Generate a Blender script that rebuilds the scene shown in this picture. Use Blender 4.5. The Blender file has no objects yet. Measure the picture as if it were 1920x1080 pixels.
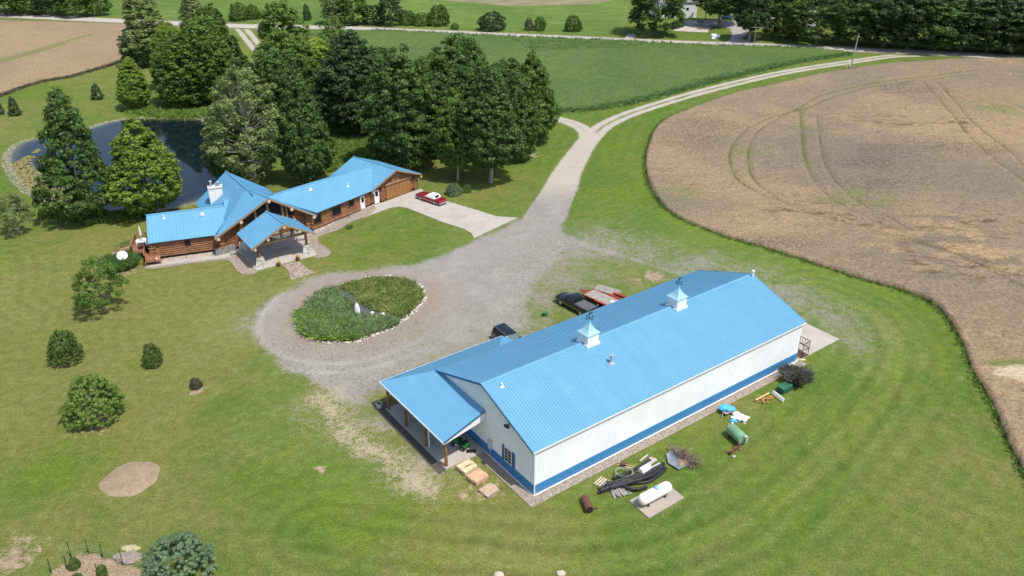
import bpy, bmesh, math, random
import numpy as np
from mathutils import Vector, Matrix
random.seed(7); rng = np.random.default_rng(7)
sc = bpy.context.scene
col = sc.collection
# ------------------------------------------------------------------ camera, sky, sun, exposure
CH, PITCH, FPX = 50.0, math.radians(27.7), 1535.0
cd = bpy.data.cameras.new('camera'); cam = bpy.data.objects.new('camera', cd); col.objects.link(cam)
cam.location = (0, 0, CH); cam.rotation_euler = (math.pi/2 - PITCH, 0, 0)
cd.sensor_width = 36; cd.lens = 36*FPX/1920; cd.clip_start = .5; cd.clip_end = 6000
sc.camera = cam
SUN = Vector((0.385, -0.33, 1.0)).normalized()
w = bpy.data.worlds.new('World'); sc.world = w; w.use_nodes = True
nt = w.node_tree; bg = nt.nodes['Background']; sky = nt.nodes.new('ShaderNodeTexSky')
sky.sky_type = 'NISHITA'; sky.sun_disc = False
sky.sun_elevation = math.asin(SUN.z); sky.sun_rotation = math.atan2(SUN.x, SUN.y)
sky.air_density = 1.0; sky.dust_density = 2.0
nt.links.new(sky.outputs[0], bg.inputs[0]); bg.inputs[1].default_value = 0.145
ld = bpy.data.lights.new('sun', 'SUN'); ld.energy = 3.45; ld.angle = math.radians(0.53); ld.color = (1, .955, .89)
lo = bpy.data.objects.new('sun', ld); col.objects.link(lo); lo.rotation_euler = SUN.to_track_quat('Z', 'Y').to_euler()
lo.location = (60, -40, 200)
sc.view_settings.view_transform = 'Standard'; sc.view_settings.look = 'None'
sc.view_settings.gamma = 1; sc.view_settings.use_curve_mapping = False
sc.view_settings.exposure = 0.30

# ------------------------------------------------------------------ measuring: photograph pixel -> point of the place
cP, sP = math.cos(PITCH), math.sin(PITCH)
def ray(px, py):
    v = (540-py)/FPX
    return Vector(((px-960)/FPX, cP+v*sP, -sP+v*cP))
def G(px, py, z=0.0):
    d = ray(px, py); t = (CH-z)/-d.z
    return Vector((0, 0, CH)) + d*t
def PL(px, py, p0, n):
    d = ray(px, py); o = Vector((0, 0, CH)); t = n.dot(p0-o)/n.dot(d)
    return o + d*t
def PR(p):
    dep = p[1]*cP-(p[2]-CH)*sP; up = p[1]*sP+(p[2]-CH)*cP
    return (960+FPX*p[0]/dep, 540-FPX*up/dep, dep)
def HG(bx, by, ty):
    p = G(bx, by); a, b = 0, 49.
    for _ in range(40):
        m = (a+b)/2
        if PR((p.x, p.y, m))[1] > ty: a = m
        else: b = m
    return a

# ------------------------------------------------------------------ numpy noise and polygon tools
def _h(ix, iy, s):
    n = (ix.astype(np.int64)*374761393 + iy.astype(np.int64)*668265263 + s*974634777) & 0x7fffffff
    n = ((n ^ (n >> 13))*1274126177) & 0x7fffffff
    return ((n ^ (n >> 16)) & 0xffff)/65535.0
def vnoise(x, y, s=0):
    ix, iy = np.floor(x), np.floor(y); fx, fy = x-ix, y-iy
    fx = fx*fx*(3-2*fx); fy = fy*fy*(3-2*fy)
    a = _h(ix, iy, s); b = _h(ix+1, iy, s); c = _h(ix, iy+1, s); d = _h(ix+1, iy+1, s)
    return (a*(1-fx)+b*fx)*(1-fy)+(c*(1-fx)+d*fx)*fy
def fbm(x, y, s=0, o=4):
    r = 0; a = .5; t = 0
    for i in range(o):
        r = r+a*vnoise(x*2**i, y*2**i, s+i); t += a; a *= .5
    return r/t
def smooth(pts, n=6, closed=False):
    P = [np.array(p[:2], float) for p in pts]; out = []
    m = len(P); rngk = range(m if closed else m-1)
    for i in rngk:
        if closed: a, b, c, d = P[i-1], P[i], P[(i+1) % m], P[(i+2) % m]
        else: a, b, c, d = P[max(i-1, 0)], P[i], P[i+1], P[min(i+2, m-1)]
        for k in range(n):
            t = k/n
            out.append(.5*((2*b)+(c-a)*t+(2*a-5*b+4*c-d)*t*t+(3*b-a-3*c+d)*t**3))
    if not closed: out.append(P[-1])
    return np.array(out)
def px2w(pts, z=0): return [tuple(G(x, y, z)[:2]) for x, y in pts]
def inpoly(x, y, poly):
    r = np.zeros(x.shape, bool); n = len(poly)
    for i in range(n):
        x0, y0 = poly[i]; x1, y1 = poly[(i+1) % n]
        if y0 == y1: continue
        c = (y0 > y) != (y1 > y)
        r ^= c & (x < (x1-x0)*(y-y0)/(y1-y0)+x0)
    return r
def dline(x, y, pl, closed=False, near=False):
    d = np.full(x.shape, 1e9); bx = np.zeros(x.shape); by = np.zeros(x.shape)
    m = len(pl)
    for i in range(m if closed else m-1):
        ax, ay = pl[i]; cx, cy = pl[(i+1) % m]; ex, ey = cx-ax, cy-ay
        L = ex*ex+ey*ey+1e-12; t = np.clip(((x-ax)*ex+(y-ay)*ey)/L, 0, 1)
        qx, qy = ax+ex*t, ay+ey*t; dd = (x-qx)**2+(y-qy)**2; k = dd < d
        d = np.where(k, dd, d)
        if near: bx = np.where(k, qx, bx); by = np.where(k, qy, by)
    d = np.sqrt(d)
    return (d, bx, by) if near else d
def sst(a, b, x):
    t = np.clip((x-a)/(b-a), 0, 1); return t*t*(3-2*t)

# ------------------------------------------------------------------ mesh and object helpers
def raw_mesh(name, V, F, mat=None, smooth_=False, attrs=None):
    me = bpy.data.meshes.new(name); V = np.asarray(V, np.float32); F = np.asarray(F, np.int32)
    k = F.shape[1]
    me.vertices.add(len(V)); me.vertices.foreach_set('co', V.ravel())
    me.loops.add(F.size); me.loops.foreach_set('vertex_index', F.ravel())
    me.polygons.add(len(F)); me.polygons.foreach_set('loop_start', np.arange(len(F), dtype=np.int32)*k)
    if smooth_: me.polygons.foreach_set('use_smooth', np.ones(len(F), bool))
    if mat: me.materials.append(mat)
    for n, a in (attrs or {}).items():
        at = me.attributes.new(n, 'FLOAT', 'POINT'); at.data.foreach_set('value', np.asarray(a, np.float32))
    me.update(); me.validate(); return me
def link(name, me, parent=None):
    o = bpy.data.objects.new(name, me); col.objects.link(o)
    if parent: o.parent = parent
    return o
def tag(o, label=None, cat=None, group=None, kind=None):
    for k, v in (('label', label), ('category', cat), ('group', group), ('kind', kind)):
        if v: o[k] = v
    return o
def thing(name, label, cat, loc=(0, 0, 0), rz=0, group=None):
    o = bpy.data.objects.new(name, None); col.objects.link(o); o.empty_display_size = .3
    o.location = (loc[0], loc[1], loc[2] if len(loc) > 2 else 0); o.rotation_euler = (0, 0, rz)
    return tag(o, label, cat, group)
class MB:
    def __init__(s): s.v = []; s.f = []
    def add(s, v, f):
        b = len(s.v); s.v += [tuple(p) for p in v]; s.f += [tuple(b+i for i in q) for q in f]; return s
    def box(s, c, d, rz=0, tilt=None):
        x, y, z = d[0]/2, d[1]/2, d[2]/2
        m = Matrix.Rotation(rz, 3, 'Z')
        if tilt: m = m @ Matrix.Rotation(tilt[1], 3, tilt[0])
        v = [m @ Vector((i*x, j*y, k*z))+Vector(c) for k in (-1, 1) for i, j in ((-1, -1), (1, -1), (1, 1), (-1, 1))]
        return s.add(v, [(3, 2, 1, 0), (4, 5, 6, 7), (0, 1, 5, 4), (1, 2, 6, 5), (2, 3, 7, 6), (3, 0, 4, 7)])
    def beam(s, a, b, w_, h_, up=(0, 0, 1)):
        a, b = Vector(a), Vector(b); d = (b-a).normalized(); u = Vector(up)
        if abs(d.dot(u)) > .99: u = Vector((1, 0, 0))
        r = d.cross(u).normalized(); u = r.cross(d)
        v = [p+r*i*w_/2+u*j*h_/2 for p in (a, b) for i, j in ((-1, -1), (1, -1), (1, 1), (-1, 1))]
        return s.add(v, [(3, 2, 1, 0), (4, 5, 6, 7), (0, 1, 5, 4), (1, 2, 6, 5), (2, 3, 7, 6), (3, 0, 4, 7)])
    def cyl(s, a, b, r0, r1=None, n=10, caps=True):
        a, b = Vector(a), Vector(b); r1 = r0 if r1 is None else r1
        d = (b-a).normalized(); u = Vector((0, 0, 1)) if abs(d.z) < .95 else Vector((1, 0, 0))
        x = d.cross(u).normalized(); y = d.cross(x)
        v = [p+x*r*math.cos(t)+y*r*math.sin(t) for p, r in ((a, r0), (b, r1)) for t in [2*math.pi*i/n for i in range(n)]]
        f = [(i, (i+1) % n, n+(i+1) % n, n+i) for i in range(n)]
        if caps: f += [tuple(range(n-1, -1, -1)), tuple(range(n, 2*n))]
        return s.add(v, f)
    def tube(s, pts, r, n=8):
        for a, b in zip(pts, pts[1:]): s.cyl(a, b, r, n=n)
        return s
    def ngon(s, pts): return s.add(pts, [tuple(range(len(pts)))])
    def prism(s, poly, z0, z1):
        n = len(poly)
        return s.add([(p[0], p[1], z0) for p in poly]+[(p[0], p[1], z1) for p in poly],
                     [tuple(range(n-1, -1, -1)), tuple(range(n, 2*n))]+[(i, (i+1) % n, n+(i+1) % n, n+i) for i in range(n)])
    def slab(s, poly, th):                       # coplanar 3-D polygon given thickness along -normal
        P = [Vector(p) for p in poly]; n = newell(P)
        if n.z < 0: P = P[::-1]; n = -n
        k = len(P)
        return s.add(P+[p-n*th for p in P], [tuple(range(k)), tuple(range(2*k-1, k-1, -1))]+[(i, k+i, k+(i+1) % k, (i+1) % k) for i in range(k)])
    def blob(s, c, r, seed=0, sq=(1, 1, 1), lv=1, rough=.18):
        bm = bmesh.new(); bmesh.ops.create_icosphere(bm, subdivisions=lv, radius=1); R = random.Random(seed)
        v = []
        for q in bm.verts:
            k = 1+R.uniform(-rough, rough); v.append((c[0]+q.co.x*r*sq[0]*k, c[1]+q.co.y*r*sq[1]*k, c[2]+q.co.z*r*sq[2]*k))
        f = [tuple(x.index for x in q.verts) for q in bm.faces]; bm.free(); return s.add(v, f)
    def lathe(s, prof, c=(0, 0, 0), n=16, axis='z'):
        v = []
        for r, h in prof:
            for i in range(n):
                t = 2*math.pi*i/n; a, b = r*math.cos(t), r*math.sin(t)
                v.append((c[0]+a, c[1]+b, c[2]+h) if axis == 'z' else (c[0]+h, c[1]+a, c[2]+b))
        f = []
        for j in range(len(prof)-1):
            for i in range(n): f.append((j*n+i, j*n+(i+1) % n, (j+1)*n+(i+1) % n, (j+1)*n+i))
        f += [tuple(range(n-1, -1, -1)), tuple(range((len(prof)-1)*n, len(prof)*n))]
        return s.add(v, f)
    def loft(s, rings):
        n = len(rings[0]); v = [p for r in rings for p in r]; f = []
        for j in range(len(rings)-1):
            for i in range(n): f.append((j*n+i, j*n+(i+1) % n, (j+1)*n+(i+1) % n, (j+1)*n+i))
        f += [tuple(range(n-1, -1, -1)), tuple(range((len(rings)-1)*n, len(rings)*n))]
        return s.add(v, f)
    def build(s, name, mat, parent=None, off=None, smooth_=False, bevel=0, label=None):
        me = bpy.data.meshes.new(name)
        o_ = Vector(off) if off is not None else Vector((0, 0, 0))
        me.from_pydata([tuple(Vector(p)-o_) for p in s.v], [], s.f)
        bm = bmesh.new(); bm.from_mesh(me); bmesh.ops.recalc_face_normals(bm, faces=bm.faces)
        if bevel: bmesh.ops.bevel(bm, geom=[e for e in bm.edges if len(e.link_faces) == 2 and e.calc_face_angle(0) > .6], offset=bevel, segments=2, affect='EDGES', profile=.6)
        bm.to_mesh(me); bm.free()
        me.materials.append(mat)
        if smooth_:
            me.polygons.foreach_set('use_smooth', np.ones(len(me.polygons), bool))
            try: me.set_sharp_from_angle(angle=math.radians(42))
            except Exception: pass
        o = link(name, me, parent)
        if label: o['label'] = label
        return o
def newell(P):
    n = Vector((0, 0, 0))
    for i in range(len(P)):
        a, b = P[i], P[(i+1) % len(P)]
        n += Vector(((a.y-b.y)*(a.z+b.z), (a.z-b.z)*(a.x+b.x), (a.x-b.x)*(a.y+b.y)))
    return n.normalized()
def copy_tree(o, parent=None):
    c = o.copy(); col.objects.link(c); c.parent = parent
    for ch in list(o.children): copy_tree(ch, c)
    return c

# ------------------------------------------------------------------ node helpers
class NT:
    def __init__(s, name, rough=.85, spec=.3):
        s.m = bpy.data.materials.new(name); s.m.use_nodes = True; s.t = s.m.node_tree
        s.b = s.t.nodes['Principled BSDF']; s.b.inputs['Roughness'].default_value = rough
        s.b.inputs['Specular IOR Level'].default_value = spec
    def n(s, ty, **k):
        x = s.t.nodes.new('ShaderNode'+ty)
        for a, b in k.items(): setattr(x, a, b)
        return x
    def put(s, sock, v):
        if v is None: return
        if isinstance(v, bpy.types.NodeSocket): s.t.links.new(v, sock)
        elif isinstance(v, (tuple, list)): sock.default_value = (*v[:3], 1) if len(sock.default_value) == 4 else v
        else: sock.default_value = v
    def pos(s, kind='pos'):
        if kind == 'pos': return s.n('NewGeometry').outputs['Position']
        return s.n('TexCoord').outputs['Object']
    def mapv(s, v, scale=(1, 1, 1), rot=0):
        if rot:
            y = s.n('Mapping'); s.put(y.inputs['Vector'], v); y.inputs['Rotation'].default_value = (0, 0, rot); v = y.outputs[0]
        x = s.n('Mapping'); s.put(x.inputs['Vector'], v); x.inputs['Scale'].default_value = scale; return x.outputs[0]
    def noise(s, v, scale, detail=4, rough=.55, dist=0):
        x = s.n('TexNoise'); s.put(x.inputs['Vector'], v); x.inputs['Scale'].default_value = scale
        x.inputs['Detail'].default_value = detail; x.inputs['Roughness'].default_value = rough
        x.inputs['Distortion'].default_value = dist; return x.outputs['Fac']
    def vor(s, v, scale, out='Distance', feat='F1'):
        x = s.n('TexVoronoi', feature=feat); s.put(x.inputs['Vector'], v); x.inputs['Scale'].default_value = scale
        return x.outputs[out]
    def rng(s, v, a, b, c=0, d=1):
        x = s.n('MapRange'); s.put(x.inputs[0], v)
        for i, q in enumerate((a, b, c, d)): x.inputs[i+1].default_value = q
        return x.outputs[0]
    def mix(s, f, a, b, mode='MIX'):
        x = s.n('Mix', data_type='RGBA', blend_type=mode); s.put(x.inputs['Factor'], f)
        s.put(x.inputs['A'], None); s.put([i for i in x.inputs if i.name == 'A' and i.type == 'RGBA'][0], a)
        s.put([i for i in x.inputs if i.name == 'B' and i.type == 'RGBA'][0], b)
        return [o for o in x.outputs if o.type == 'RGBA'][0]
    def m_(s, op, a, b=0.0, c=None):
        x = s.n('Math', operation=op); s.put(x.inputs[0], a); s.put(x.inputs[1], b)
        if c is not None: s.put(x.inputs[2], c)
        return x.outputs[0]
    def attr(s, name): return s.n('Attribute', attribute_name=name).outputs['Fac']
    def scale(s, c, k):                           # colour times scalar socket
        return s.mix(1.0, c, s.comb(k), 'MULTIPLY')
    def comb(s, k):
        x = s.n('CombineColor'); [s.put(x.inputs[i], k) for i in range(3)]; return x.outputs[0]
    def bump(s, h, strength=.5, dist=.05):
        x = s.n('Bump'); s.put(x.inputs['Height'], h); x.inputs['Strength'].default_value = strength
        x.inputs['Distance'].default_value = dist; s.t.links.new(x.outputs[0], s.b.inputs['Normal'])
    def base(s, c): s.put(s.b.inputs['Base Color'], c); return s
def simple(name, c, rough=.6, metal=0, var=.12, scale=2.0, bump=0, spec=.4, coord='obj'):
    t = NT(name, rough, spec); p = t.pos(coord)
    a = t.noise(p, scale, 5); b = t.noise(p, scale*9, 3)
    k = t.m_('ADD', t.rng(a, .3, .7, 1-var, 1+var), t.rng(b, .3, .7, -var*.5, var*.5))
    t.base(t.scale(c, k)); t.b.inputs['Metallic'].default_value = metal
    if bump: t.bump(b, bump, .02)
    return t.m

# ------------------------------------------------------------------ ground materials
def lawn_nodes(t, P):
    n1 = t.noise(P, .028, 6, .6, .6); n2 = t.noise(P, .16, 5, .62, 1.2); n3 = t.noise(P, 1.1, 6, .7); n4 = t.noise(P, 5.5, 5, .75)
    n5 = t.noise(P, .07, 5, .6, 1.5)
    st = t.noise(t.mapv(P, (.045, .8, 1), math.radians(-48)), 1, 3, .6, .3)
    lush, dry, bare, stripe = [t.attr(a) for a in ('lush', 'dry', 'bare', 'stripe')]
    f = t.m_('ADD', t.rng(n1, .35, .65, 0, 1), t.m_('SUBTRACT', dry, lush))
    f = t.m_('ADD', f, t.rng(n2, .36, .64, -.5, .5))
    c = t.mix(t.rng(f, -.2, 1.2), (.094, .152, .026), (.168, .178, .048))
    c = t.mix(t.rng(t.m_('ADD', t.noise(P, .11, 5, .65, 1.0), t.m_('MULTIPLY', lush, .12)), .56, .72, 0, .65), c, (.135, .182, .024))
    c = t.mix(t.rng(n5, .57, .75, 0, .5), c, (.185, .165, .070))
    c = t.mix(t.m_('MULTIPLY', t.rng(n3, .56, .74, 0, .5), t.rng(n5, .4, .6, .2, 1)), c, (.23, .20, .11))
    c = t.mix(t.m_('MULTIPLY', t.rng(st, .52, .66, 0, .28), stripe), c, (.20, .215, .085))
    bf = t.rng(t.m_('ADD', bare, t.m_('ADD', t.rng(n3, .3, .7, -.35, .35), t.rng(n2, .3, .7, -.2, .2))), .42, .66)
    bf = t.m_('MULTIPLY', bf, t.rng(bare, 0.02, .12))
    c = t.mix(bf, c, t.mix(n3, (.30, .215, .14), (.36, .28, .19)))
    k = t.m_('MULTIPLY', t.rng(n4, .36, .64, .66, 1.34), t.rng(n3, .36, .64, .84, 1.16))
    k = t.m_('MULTIPLY', k, t.m_('ADD', 1.0, t.m_('MULTIPLY', t.attr('mow'), .050)))
    c = t.scale(c, k)
    return c, t.m_('ADD', t.m_('MULTIPLY', n4, .7), n3), n3, n2
t = NT('lawn_grass', .95, .08); P = t.pos(); c, h, _, _ = lawn_nodes(t, P); t.base(c); t.bump(h, .9, .18); M_LAWN = t.m

t = NT('gravel', .92, .15); P = t.pos(); c, h, n3, n2 = lawn_nodes(t, P)
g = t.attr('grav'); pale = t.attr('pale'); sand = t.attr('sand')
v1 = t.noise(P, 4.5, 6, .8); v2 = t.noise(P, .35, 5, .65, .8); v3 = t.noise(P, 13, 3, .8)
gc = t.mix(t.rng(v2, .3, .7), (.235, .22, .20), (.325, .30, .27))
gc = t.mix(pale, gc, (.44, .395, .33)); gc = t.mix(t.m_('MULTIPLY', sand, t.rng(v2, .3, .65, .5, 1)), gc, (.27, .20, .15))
gc = t.scale(gc, t.m_('MULTIPLY', t.rng(v1, .36, .64, .80, 1.20), t.rng(v3, .36, .64, .84, 1.16)))
weed = t.noise(P, 1.6, 7, .8, .4); fine = t.noise(P, 5.5, 6, .85, .3)
gc = t.mix(t.m_('MULTIPLY', t.rng(t.m_('ADD', t.m_('MULTIPLY', weed, .5), t.m_('MULTIPLY', fine, .5)), .50, .60, 0, .8), t.rng(g, .5, 1.0, 1, 0.12)), gc, (.15, .15, .07))
spk = t.noise(P, 3.2, 5, .8, .6)
gc = t.mix(t.m_('MULTIPLY', t.rng(spk, .53, .60), t.m_('ADD', .10, t.m_('MULTIPLY', t.attr('weedy'), .75))), gc, (.125, .13, .070))
gc = t.mix(t.m_('MULTIPLY', t.rng(spk, .47, .41), .35), gc, (.40, .375, .34))
gc = t.mix(t.m_('MULTIPLY', t.attr('tan'), .9), gc, (.42, .345, .235))
gc = t.mix(t.m_('MULTIPLY', t.attr('rut'), .4), gc, (.46, .43, .385))
gf = t.rng(t.m_('ADD', g, t.m_('ADD', t.m_('ADD', t.rng(weed, .36, .64, -.36, .36), t.rng(fine, .38, .62, -.30, .30)), t.rng(n2, .3, .7, -.2, .2))), .34, .72)
gf = t.m_('MULTIPLY', gf, t.rng(g, .02, .16))
t.base(t.mix(gf, c, gc)); t.bump(t.m_('ADD', v1, h), .6, .1); M_GRAVEL = t.m

t = NT('ripe_wheat', .95, .05); P = t.pos()
a = t.noise(P, .022, 5, .6, .5); b = t.noise(t.mapv(P, (.35, 1.1, 1), .15), .42, 6, .7, 1.5); d = t.noise(P, 2.2, 6, .78); e = t.noise(P, 7, 4, .8)
c = t.mix(t.rng(a, .38, .62), (.318, .232, .142), (.208, .172, .126))
c = t.mix(t.rng(t.noise(P, .06, 5, .65, 1), .55, .72, 0, .55), c, (.32, .225, .12))
c = t.mix(t.m_('MULTIPLY', t.rng(b, .56, .72), t.rng(a, .6, .4, .1, .9)), c, (.20, .13, .07))
c = t.mix(t.attr('lodge'), c, (.38, .27, .15))
c = t.mix(t.m_('MULTIPLY', t.attr('flat'), t.rng(b, .54, .60)), c, (.15, .10, .055))
c = t.mix(t.m_('MULTIPLY', t.attr('dark'), t.rng(d, .60, .45)), c, (.10, .085, .062))
c = t.mix(t.attr('green'), c, (.15, .19, .05))
c = t.mix(t.rng(t.m_('ADD', t.attr('track'), t.rng(d, .38, .62, -.25, .25)), .40, .80, 0, .75), c, (.12, .095, .045))
c = t.mix(t.attr('sandy'), c, (.52, .43, .30))
c = t.scale(c, t.m_('MULTIPLY', t.rng(d, .36, .64, .66, 1.34), t.rng(e, .36, .64, .76, 1.24)))
t.base(c); t.bump(t.m_('ADD', d, t.m_('MULTIPLY', b, 1.5)), .9, .25); M_WHEAT = t.m

def green_field(name, c0, c1, c2, sc_=1.0):
    t = NT(name, .95, .05); P = t.pos()
    a = t.noise(P, .02*sc_, 5, .6, .6); b = t.noise(t.mapv(P, (.6, 1.3, 1)), .3*sc_, 6, .7, 1); d = t.noise(P, 1.5, 6, .75)
    c = t.mix(t.rng(a, .35, .65), c0, c1); c = t.mix(t.rng(b, .53, .75), c, c2)
    c = t.scale(c, t.m_('MULTIPLY', t.rng(d, .36, .64, .68, 1.32), t.rng(b, .36, .64, .88, 1.12)))
    t.base(c); t.bump(t.m_('ADD', d, b), .8, .25); return t.m
M_MEADOW = green_field('meadow', (.078, .134, .038), (.112, .158, .048), (.056, .100, .038))
M_CROP = green_field('far_crop', (.150, .220, .050), (.080, .145, .034), (.17, .20, .06), .5)

t = NT('road_gravel', .9, .2); P = t.pos(); a = t.noise(P, .5, 5, .6); b = t.noise(P, 6, 4, .8)
t.base(t.scale(t.mix(a, (.38, .35, .31), (.45, .41, .36)), t.rng(b, .36, .64, .88, 1.12))); M_ROAD = t.m
t = NT('concrete', .85, .25); P = t.pos(); a = t.noise(P, .4, 6, .65, .8); b = t.noise(P, 7, 4, .8)
t.base(t.scale(t.mix(t.rng(a, .3, .7), (.36, .325, .285), (.47, .43, .385)), t.rng(b, .36, .64, .92, 1.08))); M_CONC = t.m
def pebbles(name, c0, c1, c2, s_=9):
    t = NT(name, .85, .3); P = t.pos(); v = t.n('TexVoronoi'); t.put(v.inputs['Vector'], P); v.inputs['Scale'].default_value = s_
    cs = t.n('SeparateColor'); t.t.links.new(v.outputs['Color'], cs.inputs[0])
    c = t.mix(cs.outputs[0], c0, c1); c = t.mix(t.rng(cs.outputs[1], .8, 1), c, c2)
    t.base(t.scale(c, t.rng(v.outputs['Distance'], 0, .75, 1.25, .45))); t.bump(v.outputs['Distance'], -.5, .04); return t.m
M_PEB = pebbles('pea_gravel', (.36, .29, .22), (.50, .43, .35), (.22, .18, .15))
M_PEB2 = pebbles('white_stone_mulch', (.52, .44, .36), (.64, .55, .46), (.30, .17, .11), 6)
M_RIP = simple('riprap_stone', (.36, .32, .26), .85, var=.35, scale=1.2)
M_PAVER = pebbles('paver_walk', (.40, .32, .25), (.47, .38, .30), (.32, .25, .19), 3.5)

t = NT('pond_water', .04, .5); P = t.pos(); t.base(t.mix(t.rng(t.attr('shal'), 0, 1), (.006, .012, .016), (.10, .095, .05)))
t.bump(t.noise(P, 2.5, 3, .5), .05, .02); t.b.inputs['IOR'].default_value = 1.33; M_WATER = t.m
t = NT('algae', .8, .1); P = t.pos(); t.base(t.mix(t.rng(t.noise(P, 1.4, 5, .7, 2), .35, .65), (.25, .235, .07), (.25, .195, .09))); M_ALGAE = t.m

# ------------------------------------------------------------------ plan shapes traced and laid on the ground (metres)
W_R = px2w([(1990, 118), (1920, 112), (1865, 112), (1765, 115), (1665, 122), (1590, 132), (1530, 143), (1440, 164), (1385, 175), (1330, 193), (1292, 207),
    (1255, 222), (1232, 240), (1220, 262), (1211, 295), (1212, 325), (1220, 352), (1232, 374), (1253, 396), (1285, 415), (1322, 430), (1360, 444), (1400, 456), (1440, 467),
    (1497, 485), (1547, 502), (1602, 520), (1657, 535), (1695, 546), (1735, 562), (1765, 585), (1785, 612), (1805, 647), (1820, 688), (1838, 722), (1860, 757),
    (1880, 808), (1892, 836), (1907, 864), (1922, 892), (1960, 960)])
W_RP = [tuple(p) for p in smooth(W_R, 4)] + [(52, 42), (75, 30), (120, 26), (190, 60), (210, 200)]
W_L = px2w([(-320, 270), (-120, 222), (0, 180), (50, 162), (87, 152), (130, 145), (175, 132), (215, 120), (247, 109), (247, 90), (244, 60), (243, 47), (200, 46), (100, 43), (0, 40), (-250, 33), (-420, 28)])
MEAD = px2w([(560, 56), (700, 58.5), (960, 71), (1130, 77.5), (1310, 87), (1440, 90), (1540, 94), (1585, 98), (1590, 101), (1572, 105), (1520, 112), (1440, 128), (1350, 148), (1260, 173),
    (1180, 193), (1110, 204), (1045, 209), (980, 205), (900, 190), (760, 120), (620, 80)])
HR = math.radians
def GW(pts): return [np.array(p) for p in px2w(pts)]
ISL = smooth(px2w([(557, 606), (562, 620), (577, 632), (605, 640), (640, 642), (675, 638), (708, 626), (738, 614), (757, 600), (778, 584), (793, 565), (797, 555), (791, 542), (777, 530),
    (752, 521), (722, 518), (690, 521), (655, 530), (625, 537), (595, 552), (575, 570), (562, 590)]), 4, True)
YARD = smooth(px2w([(1000, 395), (1056, 392), (1062, 430), (1110, 452), (1190, 478), (1260, 500), (1330, 515), (1430, 522), (1500, 545), (1575, 585), (1590, 620), (1520, 600), (1420, 560), (1330, 540), (1240, 512), (1150, 486), (1085, 470),
    (1048, 500), (1015, 535), (1005, 570), (1030, 592), (1060, 600), (990, 650), (940, 680), (720, 740), (700, 772), (640, 762), (595, 738), (550, 706), (505, 685), (478, 655), (464, 622), (470, 592), (492, 565), (532, 540), (578, 517),
    (640, 506), (720, 497), (800, 483), (850, 466), (890, 448), (955, 416)]), 4, True)
DRV = smooth(GW([(1800, 102), (1720, 103.5), (1665, 106), (1590, 117), (1515, 128), (1440, 142), (1335, 167), (1260, 188), (1185, 212), (1140, 232), (1118, 248), (1098, 270), (1065, 320), (1052, 350), (1036, 380), (1020, 410)]), 6)
DRW = [(0, 2.6)]                       # half widths along the drive set below
SIDE = smooth(GW([(985, 221), (1020, 222), (1045, 223), (1075, 232), (1098, 246), (1100, 262)]), 6)
FARD = smooth(GW([(446, 47), (460, 62), (476, 82), (495, 101), (520, 112)]), 6)
TAIL = smooth(GW([(600, 748), (640, 795), (690, 840), (730, 862), (760, 890), (800, 915)]), 5)
DEST = px2w([(1172, 72), (1195, 66), (1178, 62), (1160, 70)])
BLOBS = [  # px, py, radius m, attribute, amount
    (150, 620, 30, 'dry', .35), (300, 900, 20, 'dry', .3), (100, 760, 14, 'dry', .35), (60, 640, 22, 'dry', .5), (75, 172, 6, 'lush', 1.6), (6, 345, 5, 'lush', 1.6), (20, 470, 10, 'lush', .5), (330, 450, 5, 'lush', .3), (1480, 660, 5, 'lush', 1.0), (1520, 700, 7, 'lush', .8), (640, 940, 5, 'lush', 1.0), (700, 960, 4, 'lush', 1.0), (40, 900, 7, 'lush', .5), (110, 880, 4, 'lush', 1.0), (1380, 500, 9, 'lush', .8), (1600, 520, 7, 'lush', .8), (150, 940, 12, 'dry', .35), (400, 480, 10, 'dry', .4), (820, 960, 9, 'dry', .8), (880, 900, 4, 'dry', .8), (1700, 1000, 14, 'dry', .55), (1850, 900, 12, 'dry', .5),
    (1300, 800, 10, 'dry', .7), (1150, 470, 16, 'dry', .7), (1520, 560, 12, 'dry', .6), (520, 640, 10, 'dry', .2), (30, 520, 18, 'dry', .3), (300, 560, 20, 'dry', .3), (900, 380, 10, 'dry', .3), (960, 330, 12, 'dry', .35),
    (1140, 330, 20, 'lush', .8), (1100, 250, 25, 'lush', .7), (1250, 470, 14, 'lush', .6), (1450, 500, 14, 'lush', .5), (1750, 640, 12, 'lush', .7), (650, 960, 9, 'lush', .6), (1300, 1000, 12, 'lush', .5), (1450, 880, 10, 'lush', .4),
    (500, 760, 9, 'lush', .5), (740, 440, 14, 'lush', .6), (1020, 420, 8, 'lush', .5), (600, 270, 15, 'lush', .6), (330, 205, 14, 'lush', .5), (1300, 60, 30, 'lush', .5), (960, 410, 8, 'lush', .3),
    (810, 925, 2.6, 'bare', .42), (890, 930, 2.2, 'bare', .35), (925, 905, 3.5, 'bare', .30), (1225, 518, 2.4, 'bare', .75), (985, 290, 5, 'bare', .5), (20, 1050, 3.2, 'bare', .62), (1265, 925, 1.5, 'bare', .3), (605, 883, 1.3, 'bare', .6),
    (1520, 820, 2.2, 'bare', .25), (1400, 870, 2.5, 'bare', .25), (120, 685, 1.9, 'bare', .55), (285, 692, 1.6, 'bare', .5), (366, 732, 1.6, 'bare', .6), (175, 800, 3.4, 'bare', .5), (200, 588, 2.6, 'bare', .35), (1500, 690, 2.5, 'bare', .3), (1430, 740, 2.5, 'bare', .25),
    (235, 510, 3, 'bare', .5), (1050, 265, 4, 'dry', .5), (758, 480, 3, 'dry', .4), (745, 430, 2.5, 'bare', .25), (540, 500, 2, 'dry', .5)]
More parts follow.
